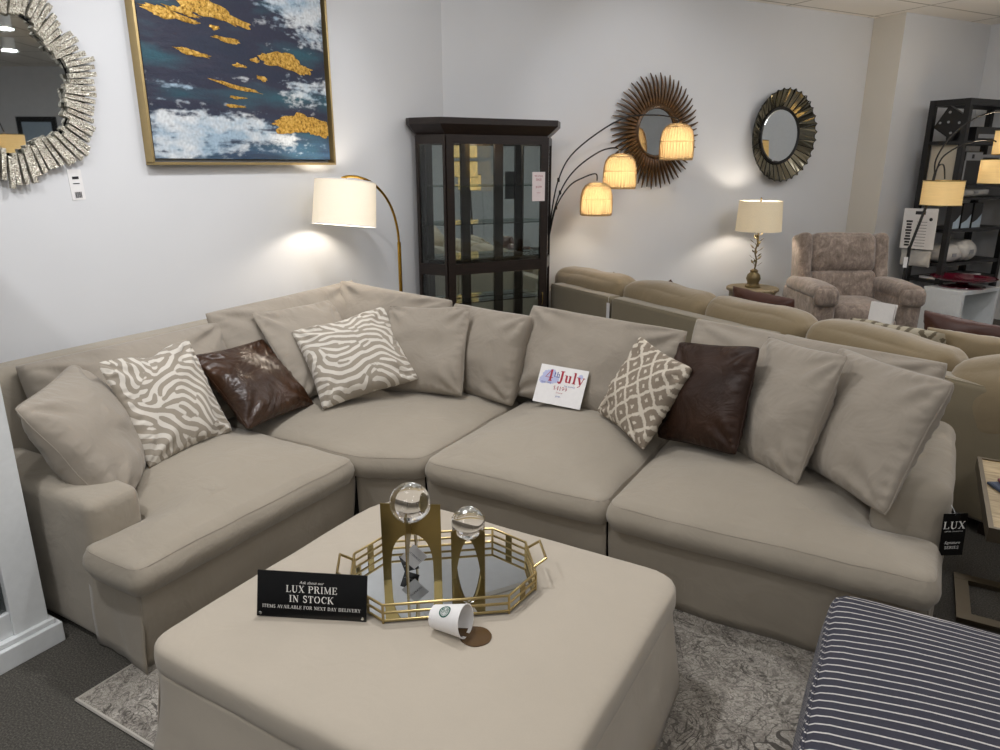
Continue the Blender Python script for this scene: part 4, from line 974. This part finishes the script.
# ------------------------------------------------------------------ side table and leaf lamp
t = NT('weathered_wood'); v = t.coord((1, 6, 1)); t.base(t.ramp(t.noise(v, 9, 4), [(.3, '#6a5e48'), (.7, '#9a8b6d')])); t.set(Roughness=.6); M['grey_wood'] = t.m
SX, SY = -1.36, 7.38; STZ = .53
tb = thing('round_side_table', 'round weathered wood side table under the leaf-stem lamp', 'table', (SX, SY, 0))
obj('table_top', MB().lathe([(.001, STZ-.035), (.235, STZ-.035), (.25, STZ-.025), (.25, STZ-.006), (.243, STZ), (.001, STZ)], 40, cap=False), M['grey_wood'], tb)
obj('apron', MB().lathe([(.215, STZ-.15), (.222, STZ-.035), (.001, STZ-.035)], 40, cap=False), M['grey_wood'], tb)
for k in range(4):
    a = math.pi/4+k*math.pi/2; obj('leg', MB().tube([(.19*math.cos(a), .19*math.sin(a), STZ-.04), (.2*math.cos(a), .2*math.sin(a), .25), (.23*math.cos(a), .23*math.sin(a), 0)], [.026, .02, .014], 8), M['grey_wood'], tb)
obj('lower_shelf', MB().lathe([(.001, .15), (.19, .15), (.19, .17), (.001, .17)], 32, cap=False), M['grey_wood'], tb)
M['linen_shade'] = shade_mat('linen_lamp_shade', '#d3cab4', '#ffe9c4', .24, (1, 1, 6), 90, .16, .25)
M['antgold'] = plain('antique_gold', '#6e6144', .45, .6)
tl = thing('table_lamp', 'table lamp with linen drum shade and gilded leaf stem on the round table', 'lamp', (SX, SY, STZ))
obj('base', MB().lathe([(.001, 0), (.075, 0), (.075, .02), (.06, .03), (.055, .05), (.07, .085), (.06, .125), (.035, .15), (.04, .165), (.02, .18), (.001, .18)], 28, cap=False), M['antgold'], tl)
obj('stem', MB().tube(smooth_path([(0, 0, .17), (.012, 0, .26), (-.01, .005, .35), (.008, 0, .44), (0, 0, .56)]), .008, 8), M['antgold'], tl)
mb = MB(); rnd = random.Random(9)
for i in range(18):
    z = .2+.33*i/18; a = i*2.4; d = V((math.cos(a), math.sin(a), .75)).normalized(); s_ = d.cross(V((0, 0, 1))).normalized(); L = .055+rnd.uniform(0, .02); o = V((0, 0, z)) + d*.02
    nn_ = d.cross(s_); q = [o, o+d*L*.35+s_*L*.2+nn_*.004, o+d*L*.7+s_*L*.17, o+d*L, o+d*L*.7-s_*L*.17, o+d*L*.35-s_*L*.2+nn_*.004]
    mb.add(q, [(0, 1, 2, 3, 4, 5)]); mb.tube([V((0, 0, z-.012)), o], .0025, 5)
obj('leaves', mb, M['antgold'], tl, solid=.002)
sh = obj('lamp_shade', MB().lathe([(.215, .55), (.2, .835), (.197, .835), (.212, .55), (.215, .55)], 48, cap=False), M['linen_shade'], tl, angle=60)
mb = MB()
for k in range(3): a = 2*math.pi*k/3; mb.tube([(0, 0, .825), (.198*math.cos(a), .198*math.sin(a), .825)], .002, 5)
mb.lathe([(.001, .82), (.008, .83), (.004, .845), (.01, .86), (.001, .87)], 10, cap=False); obj('finial', mb, M['antgold'], tl)
obj('bulb', MB().lathe([(.001, .62), (.03, .65), (.03, .68), (.015, .73), (.001, .74)], 14, cap=False), M['bulb_big'], tl)

# ------------------------------------------------------------------ recliner
t = NT('mottled_plush'); v = t.coord(); n = t.noise(v, 9, 6, .7, .8); n2 = t.noise(t.coord((1, 1, .4)), 40, 4, .7)
t.base(t.ramp(t.math('ADD', t.math('MULTIPLY', n, .6), t.math('MULTIPLY', n2, .4)), [(.32, '#54483f'), (.5, '#85766a'), (.68, '#b0a093')])); t.set(Roughness=.85); t.b.inputs['Sheen Weight'].default_value = .4; t.bump(n2, .3, .006); M['plush'] = t.m
rc = thing('recliner', 'mottled taupe plush recliner armchair against the back wall', 'armchair', (-.51, 7.40, 0), R_(30))
def rp(name, size, r, c, rx=0, ry=0, rz=0, puff=(0, 0, 0), seed=0, parent=rc, nz=.008):
    return obj(name, at(rbox(size, r, 7, puff, nz, seed), c, rz, rx, ry), M['plush'], parent, angle=80)
rp('back_shell', (.70, .16, .84), .06, (0, .29, .63), rx=-.20)
rp('back_pad', (.62, .20, .38), .08, (0, .225, .885), rx=-.20, puff=(.01, .04, .01), seed=1)
rp('back_pad', (.62, .18, .34), .07, (0, .145, .57), rx=-.20, puff=(0, .03, 0), seed=2)
for s in (-1, 1):
    rp('back_wing', (.13, .26, .66), .06, (s*.36, .225, .745), rx=-.20, seed=3+s)
    a = rp('arm', (.20, .78, .56), .05, (s*.38, -.05, .31), seed=6+s)
    rp('arm_pad', (.22, .74, .13), .06, (s*.38, -.09, .605), puff=(0, 0, .02), seed=8+s, parent=a)
    rp('arm_pad_roll', (.22, .12, .17), .058, (s*.38, -.42, .575), seed=12+s, parent=a)
rp('seat', (.55, .62, .20), .07, (0, -.08, .39), puff=(0, .02, .03), seed=10)
rp('footrest', (.55, .12, .32), .05, (0, -.39, .22), puff=(0, .02, 0), seed=11)
obj('base', MB().box2((-.42, -.40, 0), (.42, .36, .08)), M['black'], rc, smooth=False)
obj('lever', MB().tube([(-.475, -.1, .36), (-.50, -.1, .36), (-.505, -.16, .42)], .008, 6), M['black'], rc)

# ------------------------------------------------------------------ white cube table, burgundy platter, wire pyramid
W0 = V((.46, 8.31, 0)); tmx = Matrix.Translation(W0) @ Matrix.Rotation(BZ, 4, 'Z')
wtb = thing('white_cube_table', 'white open-fronted cube table beside the recliner', 'table', tuple(W0), BZ)
mb = MB().box2((0, 0, .46), (.62, .40, .50)); obj('table_top', mb, M['white'], wtb, smooth=False, bevel=.003)
for x in (0, .585): obj('side_panel', MB().box2((x, 0, .04), (x+.035, .40, .46)), M['white'], wtb, smooth=False)
obj('bottom_panel', MB().box2((0, 0, 0), (.62, .40, .04)), M['white'], wtb, smooth=False)
obj('back_panel', MB().box2((.035, .38, .04), (.585, .40, .46)), M['white'], wtb, smooth=False)
M['burgundy'] = plain('burgundy_glass', '#5c1326', .12, 0); M['burgundy'].node_tree.nodes['Principled BSDF'].inputs['Coat Weight'].default_value = .5
pc_ = tmx @ V((.31, .2, .5))
pl_ = thing('burgundy_platter', 'wide burgundy footed glass platter on the white cube table', 'platter', tuple(pc_))
obj('foot', MB().lathe([(.001, 0), (.21, 0), (.205, .012), (.06, .03), (.05, .05), (.001, .05)], 40, cap=False), M['burgundy'], pl_)
obj('dish', MB().lathe([(.001, .05), (.12, .052), (.26, .075), (.30, .092), (.303, .097), (.296, .097), (.255, .084), (.12, .062), (.001, .06)], 48, cap=False), M['burgundy'], pl_)
pyr = thing('wire_pyramid', 'small white wire pyramid inside the white cube table', 'ornament', tuple(tmx @ V((.26, .17, .04))), BZ)
a_ = [V((-.1, -.1, .005)), V((.1, -.1, .005)), V((.1, .1, .005)), V((-.1, .1, .005))]; ap = V((0, 0, .24))
obj('wire_frame', MB().tube(a_, .004, 6, closed=True).tube([a_[0], ap], .004, 6).tube([a_[1], ap], .004, 6).tube([a_[2], ap], .004, 6).tube([a_[3], ap], .004, 6), M['white'], pyr)

# ------------------------------------------------------------------ black rack with stock
S0 = V((.25, 8.85, 0)); smx = Matrix.Translation(S0) @ Matrix.Rotation(BZ, 4, 'Z'); SD, SL, SH = .36, 1.02, 2.33
rk = thing('storage_rack', 'tall black metal storage rack at the far right', 'shelf', tuple(S0), BZ)
for x in (0, SL):
    for y in (0, SD): obj('post', MB().box((x, y, SH/2), (.055, .055, SH)), M['black'], rk, smooth=False)
for z in (SH-.03,):
    mb = MB()
    for y in (0, SD): mb.beam((0, y, z), (SL, y, z), .04, .06)
    for x in (0, SL): mb.beam((x, 0, z), (x, SD, z), .04, .06)
    obj('top_frame', mb, M['black'], rk, smooth=False)
LV = (.12, .52, .70, 1.05, 1.50, 1.93)
for z in LV: obj('shelf_board', MB().box2((-.02, -.02, z-.035), (SL+.02, SD+.02, z)), M['black'], rk, smooth=False)
def on_rack(name, label, cat, c, group=None, rot=None):
    m = smx @ Matrix.Translation(V(c))
    if rot is not None: m = m @ rot
    return thing(name, label, cat, mat=m, group=group)
M['grey'] = plain('grey_plastic', '#8d8f92', .5); M['beige'] = plain('beige_board', '#b8b09e', .7)
o = on_rack('speaker_panel', 'black square panel with round fittings tilted in the top of the rack', 'panel', (.05, .17, 2.105), rot=Matrix.Rotation(R_(-58), 4, 'X'))
obj('panel', MB().box((0, 0, 0), (.06, .25, .25)), M['black'], o, smooth=False, bevel=.004)
for y, z in ((-.08, .07), (.05, .09), (-.05, -.08), (.07, -.07), (.0, .02)): obj('fitting', MB().lathe([(.001, .0), (.012, .0), (.012, .01), (.001, .01)], 12, mat=Matrix.Rotation(R_(-90), 3, 'Y'), c=(-.031, y, z), cap=False), M['grey'], o)
o = on_rack('board', 'pale beige board standing at the left end of the rack behind the drum lamp', 'board', (.035, .19, 1.50)); obj('board_panel', MB().box2((0, -.13, 0), (.02, .14, .39)), M['beige'], o, smooth=False)
o = on_rack('boxed_appliance', 'silver and black boxed appliance on the upper rack shelf', 'box', (.26, .14, 1.50)); obj('carton', MB().box2((-.14, -.12, 0), (.16, .14, .33)), M['black'], o, smooth=False, bevel=.003)
obj('front_panel', MB().box2((-.13, -.126, .24), (.15, -.12, .32)), M['grey'], o, smooth=False); obj('front_panel', MB().box2((-.14, -.124, .0), (-.115, -.12, .24)), M['grey'], o, smooth=False)
obj('knob', MB().box2((-.03, -.132, .26), (.0, -.126, .30)), M['black'], o, smooth=False)
o = on_rack('picture_frame', 'silver framed dark picture leaning on the upper rack shelf', 'frame', (.62, .05, 1.50)); obj('frame_border', MB().box2((-.16, 0, 0), (.18, .02, .30)), M['grey'], o, smooth=False); obj('picture', MB().box2((-.13, -.003, .03), (.15, .001, .27)), M['black'], o, smooth=False)
o = on_rack('flat_carton', 'flat black carton lying on the highest rack shelf', 'box', (.55, .18, 1.93)); obj('carton', MB().box2((-.30, -.15, 0), (.3, .15, .14)), M['black'], o, smooth=False); obj('carton_label', MB().box2((-.25, -.153, .03), (.2, -.15, .07)), M['grey'], o, smooth=False)
M['plastic'] = fabric('cloudy_plastic', '#bdbcb8', .18, 300, .2, 0, .35, 14, .5)
def bag(label, c, size, seed, group='plastic-wrapped packages on the rack', rx=0):
    o = on_rack('wrapped_package', label, 'package', c, group); obj('wrapping', at(rbox(size, min(size)*.45, 8, (0, 0, .01), .012, seed, 9), (0, 0, size[2]/2+.004), rx=rx), M['plastic'], o, angle=80)
    obj('package_label', MB().box2((-.05, -size[1]/2-.004, size[2]*.4), (.02, -size[1]/2+.01, size[2]*.6)), M['grey'], o, smooth=False)
bag('white plastic-wrapped package on the shelf just above the blue binders', (.40, .15, 1.05+.33-.0), (.62, .28, .11), 3) if False else None
bag('flat white plastic-wrapped package at the left of the rack middle shelf', (.16, .12, .70), (.30, .30, .17), 4)
bag('tall white plastic-wrapped package at the right of the rack middle shelf', (.46, .12, .70), (.28, .30, .21), 5)
bag('long white plastic-wrapped package lying on the shelf above the binders', (.42, .14, 1.37), (.50, .26, .10), 6)
obj('shelf_board', MB().box2((-.02, -.02, 1.345), (SL+.02, SD+.02, 1.37)), M['black'], rk, smooth=False)
M['bluewhite'] = plain('pale_blue_print', '#a9bccb', .5)
for k, lb_ in enumerate(('first blue and black catalogue from the left on the rack', 'middle one of the three blue and black catalogues on the rack', 'rightmost of the three blue and black catalogues on the rack')):
    o = on_rack('catalogue', lb_, 'book', (.06+k*.19, .02, 1.05), 'blue and black catalogues on the rack'); obj('cover', MB().box2((0, 0, 0), (.16, .06, .26)), M['black'], o, smooth=False)
    obj('cover_print', MB().plate([(0, 0), (.15, 0), (.15, .14), (.08, .08), (0, .05)], (.005, -.002, .005), (1, 0, 0), (0, 0, 1), .002), M['bluewhite'], o, smooth=False)
for k in range(5):
    o = on_rack('sample_frame', ('leftmost', 'second', 'third', 'fourth', 'last')[k]+' small white frame sample lying in the row near the rack bottom', 'frame', (.05+k*.155, .03, .52), 'frame samples on the rack')
    obj('frame_border', MB().box2((0, 0, 0), (.14, .22, .02)), M['card'], o, smooth=False); obj('frame_window', MB().box2((.03, .04, .018), (.11, .18, .022)), M['black'], o, smooth=False)
pcn = V((.03, 8.98, 1.045)) - V((BD.x, BD.y, 0))*.075
po = thing('info_poster', 'white printed information sheet hanging on the left end of the rack', 'poster', mat=frame_mat(tuple(pcn), (TT.x, TT.y, .03), (-BD.x, -BD.y, .02)))
obj('sheet', MB().box((0, 0, 0), (.37, .42, .006)), M['card'], po, smooth=False)
obj('heading', MB().box((.0, .165, .004), (.11, .035, .002)), M['blackink'], po, smooth=False); obj('round_logo', MB().lathe([(.001, .003), (.018, .003), (.018, .005), (.001, .005)], 16, (.12, .10, 0), cap=False), M['blackink'], po, smooth=False)
for k in range(9): obj('row_title', MB().box((-.11, .075-k*.031, .004), (.055 if k % 3 else .07, .02, .002)), M['blackink'], po, smooth=False); obj('text_line', MB().box((.03, .07-k*.031, .004), (.11, .004, .002)), M['blackink'], po, smooth=False)
o = thing('plastic_bag', 'crumpled clear plastic bag hanging below the information sheet', 'bag', mat=frame_mat(tuple(V((.03, 8.985, .735)) - V((BD.x, BD.y, 0))*.055), (TT.x, TT.y, 0), (-BD.x, -BD.y, 0)))
mb, rim = pillow(.34, .18, .05, .05, .5, .02, 44, 18); obj('bag_film', mb, M['plastic'], o, angle=80)

# ------------------------------------------------------------------ drum-shade lamp
M['drum'] = shade_mat('amber_drum_shade', '#e4d2a6', '#ffe0a0', .34, (1, 1, 30), 6, .4, .2)
dl = thing('multi_arm_lamp', 'black multi-arm floor lamp with glowing amber drum shades before the rack', 'lamp', (-.06, 7.93, 0))
obj('base', MB().lathe([(.001, 0), (.13, 0), (.13, .015), (.02, .03), (.001, .03)], 32, cap=False), M['black'], dl)
obj('pole', MB().tube([(0, 0, .02), (.0, .0, .95)], .016, 10), M['black'], dl); obj('upper_pole', MB().tube([(0, 0, .93), (.085, .06, 1.34), (.11, .09, 1.62)], .013, 10), M['black'], dl)
obj('pole_tag', MB().box((-.01, -.02, .80), (.05, .004, .1), Matrix.Rotation(R_(30), 3, 'Z')), M['card'], dl, smooth=False)
for pts, c, z0, z1 in (([(.05, 8.02, 1.62), (.07, 8.03, 1.69), (.11, 8.04, 1.69), (.135, 8.045, 1.57)], (.135, 8.045), 1.335, 1.555), ([(.05, 8.02, 1.60), (.10, 8.05, 1.78), (.3, 8.15, 1.90), (.5, 8.26, 1.90), (.575, 8.29, 1.75)], (.575, 8.29), 1.53, 1.745), ([(.05, 8.02, 1.60), (.04, 8.0, 1.75), (.13, 8.05, 1.95), (.32, 8.15, 2.12), (.55, 8.28, 2.16), (.65, 8.33, 2.02)], (.65, 8.33), 1.79, 2.0)):
    obj('arm', MB().tube(smooth_path(pts), .007, 8), M['black'], dl, world=True)
    s = obj('lamp_shade', drum(.172, .172, z1-z0, 40).xf(Matrix.Translation(V((c[0], c[1], (z0+z1)/2)))), M['drum'], dl, world=True, angle=60)
    for z in (z0, z1): obj('shade_trim', MB().tube([(c[0]+.173*math.cos(2*math.pi*i/40), c[1]+.173*math.sin(2*math.pi*i/40), z) for i in range(40)], .004, 5, closed=True), M['brass'], s, world=True)
    obj('bulb', MB().lathe([(.001, -.03), (.025, -.02), (.028, 0), (.014, .04), (.001, .045)], 14, (c[0], c[1], (z0+z1)/2), cap=False), M['bulb'], dl, world=True)

d2 = copy_tree(dl); place(d2, Matrix.Translation(V((2.5, 4.2, 0))) @ Matrix.Rotation(R_(150), 4, 'Z')); d2['label'] = 'black multi-arm lamp with amber drum shades seen only reflected in the cabinet glass'
# ------------------------------------------------------------------ white display cabinet at the left edge
wu = thing('white_display_cabinet', 'white framed glass-fronted display cabinet cut off at the left edge', 'cabinet', (-2.56, .4, 0))
XF, Y1, Y0, WHT = -2.57, 1.135, -.35, 1.75
obj('plinth', MB().box2((XF-.5, Y0-.02, 0), (XF+.03, Y1+.03, .08)).box2((XF-.5, Y0, .08), (XF+.015, Y1+.015, .10)), M['white'], wu, world=True, smooth=False, bevel=.004)
obj('front_post', MB().box2((XF-.045, Y1-.115, .10), (XF, Y1, WHT)), M['white'], wu, world=True, smooth=False, bevel=.003)
obj('front_post', MB().box2((XF-.045, Y0, .10), (XF, Y0+.115, WHT)), M['white'], wu, world=True, smooth=False, bevel=.003)
obj('bottom_rail', MB().box2((XF-.06, Y0+.115, .10), (XF-.008, Y1-.115, .19)), M['white'], wu, world=True, smooth=False, bevel=.003)
obj('top_panel', MB().box2((XF-.5, Y0-.02, WHT), (XF+.03, Y1+.03, WHT+.06)), M['white'], wu, world=True, smooth=False)
obj('side_panel', MB().box2((XF-.5, Y1-.02, .10), (XF-.045, Y1, WHT)), M['white'], wu, world=True, smooth=False)
obj('side_panel', MB().box2((XF-.5, Y0, .10), (XF-.045, Y0+.02, WHT)), M['white'], wu, world=True, smooth=False)
obj('back_panel', MB().box2((XF-.5, Y0+.02, .10), (XF-.48, Y1-.02, WHT)), M['grey'], wu, world=True, smooth=False)
obj('glass_pane', MB().box2((XF-.03, Y0+.11, .185), (XF-.025, Y1-.11, WHT)), M['mirror_dim'] if 'mirror_dim' in M else M['glass'], wu, world=True, smooth=False)
for z in (.18, .72, 1.2): obj('shelf_board', MB().box2((XF-.48, Y0+.02, z-.02), (XF-.06, Y1-.02, z)), M['white'], wu, world=True, smooth=False)

# ------------------------------------------------------------------ striped ottoman
t = NT('striped_denim'); tc = t.new('ShaderNodeTexCoord'); sp = t.new('ShaderNodeSeparateXYZ'); t.l(tc.outputs['Object'], sp.inputs[0])
uvx = t.new('ShaderNodeUVMap'); uvx.uv_map = 'cloth'; su = t.new('ShaderNodeSeparateXYZ'); t.l(uvx.outputs[0], su.inputs[0])
fr_ = t.math('ABSOLUTE', t.math('SUBTRACT', t.math('FRACT', t.math('MULTIPLY', su.outputs[0], 34.0)), .5))
nw = t.noise(tc.outputs['Object'], 160, 3); nb_ = t.noise(t.coord((1, 25, 25)), 30, 2)
fb = t.mix(nb_, '#2a2b36', '#44444f'); ln = t.math('LESS_THAN', t.math('ADD', fr_, t.math('MULTIPLY', nw, .05)), .105)
t.base(t.mix(ln, fb, '#c9c6c2')); t.set(Roughness=.95); t.bump(t.noise(tc.outputs['Object'], 700, 1), .4, .002); M['stripe'] = t.m
so = thing('striped_ottoman', 'navy ottoman with thin white stripes at the bottom right', 'ottoman', (.44, 1.75, 0))
OX0, OX1, OY0, OY1, OZ = -.075, .95, 1.10, 2.17, .505
def uvcloth(o):
    me = o.data; uv = me.uv_layers.new(name='cloth')
    for p in me.polygons:
        n_ = p.normal
        for li in p.loop_indices:
            w = ROOTM['striped_ottoman'] @ me.vertices[me.loops[li].vertex_index].co
            if abs(n_.x) > max(abs(n_.y), abs(n_.z)): q = w.y + .35*(OZ-w.z)
            elif abs(n_.y) > abs(n_.z): q = OY1 + (OZ-w.z) if n_.y > 0 else OY0-(OZ-w.z)
            else: q = w.y
            uv.data[li].uv = (q, w.x)
mb, seams = cushion([(OX0, OY0), (OX1, OY0), (OX1, OY1), (OX0, OY1)], .10, OZ-.045, .06, .06, .02, ((OX0+OX1)/2, (OY0+OY1)/2), .08, 21, .2, .004)
c = obj('upholstery', mb, M['stripe'], so, world=True, angle=80); uvcloth(c)
pm = MB(); pm.tube(seams[0][::2], .005, 6, closed=True); p_ = obj('piping', pm, M['stripe'], c, world=True); uvcloth(p_)
for x in (OX0+.08, OX1-.08):
    for y in (OY0+.08, OY1-.08): obj('foot', MB().lathe([(.001, 0), (.022, 0), (.03, .12), (.001, .12)], 12, (x, y, .0), cap=False), M['wood'], so, world=True)

# ------------------------------------------------------------------ low side table at right with swatches
t = NT('limed_oak'); v = t.coord((1, 7, 1)); t.base(t.ramp(t.noise(v, 11, 4), [(.3, '#8f7a56'), (.7, '#c2ad84')])); t.set(Roughness=.5); M['oak'] = t.m
M['bronze_metal'] = plain('bronze_metal', '#6d6353', .35, .9)
ct = thing('c_shaped_table', 'C-shaped side table with oak top and bronze frame at the right edge', 'table', (.62, 3.0, 0))
obj('table_top', MB().box2((.35, 2.65, .53), (.92, 3.31, .55)), M['oak'], ct, world=True, smooth=False)
mb = MB().box2((.335, 2.635, .505), (.35, 3.325, .555)).box2((.92, 2.635, .505), (.935, 3.325, .555)).box2((.35, 2.635, .505), (.92, 2.65, .555)).box2((.35, 3.31, .505), (.92, 3.325, .555))
obj('top_frame', mb, M['mirror_bronze'] if 'mirror_bronze' in M else M['bronze_metal'], ct, world=True, smooth=False)
for y in (3.30, 2.98): obj('floor_bar', MB().box2((.335, y-.025, 0), (.93, y+.025, .02)), M['bronze_metal'], ct, world=True, smooth=False)
obj('floor_bar', MB().box2((.335, 3.005, 0), (.385, 3.275, .0195)), M['bronze_metal'], ct, world=True, smooth=False)
for y in (3.30, 2.98): obj('upright', MB().box2((.89, y-.02, .02), (.93, y+.02, .51)), M['bronze_metal'], ct, world=True, smooth=False)
for k, (cc, rz, lb_, z) in enumerate((('#3c4a63', .5, 'slate blue fabric swatch book on the side table', 0), ('#7a2633', .2, 'red fabric swatch book on the side table', .012), ('#b9b4b4', .75, 'pale grey fabric swatch book on the side table', .024))):
    b = thing('swatch_book', lb_, 'book', (.50+.02*k, 3.02-.02*k, .551+z), rz, 'swatch books on the side table')
    m_ = fabric('swatch_%d' % k, cc); obj('cover', MB().box2((-.12, -.09, 0), (.14, .09, .010)), m_, b, smooth=False, bevel=.002)
    obj('swatch_page', MB().box2((-.115, -.088, .0095), (.12, .085, .0115)), m_, b, smooth=False)

fpw = C3 + TT*6.35
fpic = thing('framed_picture', 'dark framed pale print on the far wall, seen only in the silver rod mirror', 'picture', mat=frame_mat((fpw.x-BD.x*.012, fpw.y-BD.y*.012, 2.0), (TT.x, TT.y, 0), (-BD.x, -BD.y, 0)))
obj('frame_border', MB().box((0, 0, 0), (.62, .86, .02)), M['black'], fpic, smooth=False); obj('print_sheet', MB().box((0, 0, .011), (.46, .70, .004)), M['bluewhite'], fpic, smooth=False)
# ------------------------------------------------------------------ ceiling fixtures and light
M['spotlens'] = emis('spot_lens', '#fff3e2', 18)
spots = [(-1.9, .3), (-.6, -.8), (-1.9, 2.2), (.3, 1.2), (1.6, -.4), (-.4, 3.4), (1.4, 3.0), (2.6, 1.4), (.4, 5.6), (2.0, 5.2), (2.6, -1.8), (.3, -2.6), (3.6, .2), (1.7, 4.4), (2.5, 4.5), (3.2, 5.2), (3.1, 4.1)]
for i, (x, y) in enumerate(spots):
    c = thing('ceiling_spotlight', 'round white ceiling spotlight out of frame above the showroom', 'light', (x, y, CZ), group='ceiling spotlights')
    obj('housing', MB().lathe([(.001, 0), (.07, 0), (.07, -.13), (.06, -.13), (.055, -.12), (.001, -.12)], 20, cap=False), M['white'], c)
    obj('lens', MB().lathe([(.001, -.121), (.054, -.121), (.001, -.122)], 20, cap=False), M['spotlens'], c)
PW_ = {0: 24, 1: 12, 2: 26, 3: 4, 4: 3, 5: 3, 6: 4, 7: 5, 8: 20, 9: 14, 10: 14, 11: 16, 12: 10, 13: 3, 14: 4, 15: 5, 16: 5}
LC = '#f5f5f8'
for i, (x, y) in enumerate(spots):
    lamp('ceiling_light', (x, y, CZ-.14), PW_[i], LC, .16, 'AREA')
for x, y, pw in ((-1.5, 1.2, 17), (-1.7, 3.4, 13), (.9, .2, 2), (.7, 5.0, 7), (2.8, 2.6, 6), (2.5, -2.0, 16), (-1.2, -2.2, 16), (4.8, -1, 14), (.2, 7.2, 17), (-1.3, 5.6, 9), (1.6, 7.9, 9)):  # free-floating fill points added to brighten ceiling and walls, no fixtures
    lamp('ambient_fill', (x, y, 2.78), pw, LC, .30)
def aim(loc, tgt): return (V(tgt)-V(loc)).to_track_quat('-Z', 'Y').to_euler()
for loc, tgt, pw, an in (((-1.9, 2.9, 3.0), (-3.36, 2.95, 1.8), 31, 85), ((-1.6, .9, 3.0), (-3.36, 1.5, 1.8), 28, 85), ((-1.0, 5.2, 3.0), (-2.3, 6.6, 1.8), 22, 85), ((-1.7, 3.7, 3.05), (-3.3, 4.75, 2.3), 20, 75)):  # spots without fixtures; the last is added to brighten the wall corner
    lamp('wall_wash_fill', loc, pw, '#f3f5fc', .06, 'SPOT', aim(loc, tgt), an)
w = bpy.data.worlds.new('world'); w.use_nodes = True; w.node_tree.nodes['Background'].inputs[0].default_value = (.8, .85, 1, 1); w.node_tree.nodes['Background'].inputs[1].default_value = .3; SC.world = w
SC.view_settings.view_transform = 'Standard'; SC.view_settings.look = 'None'; SC.view_settings.exposure = 0; SC.view_settings.gamma = 1
SC.cycles.use_denoising = True; SC.cycles.max_bounces = 8; SC.cycles.transparent_max_bounces = 16; SC.cycles.sample_clamp_indirect = 4; SC.cycles.caustics_reflective = False; SC.cycles.caustics_refractive = False
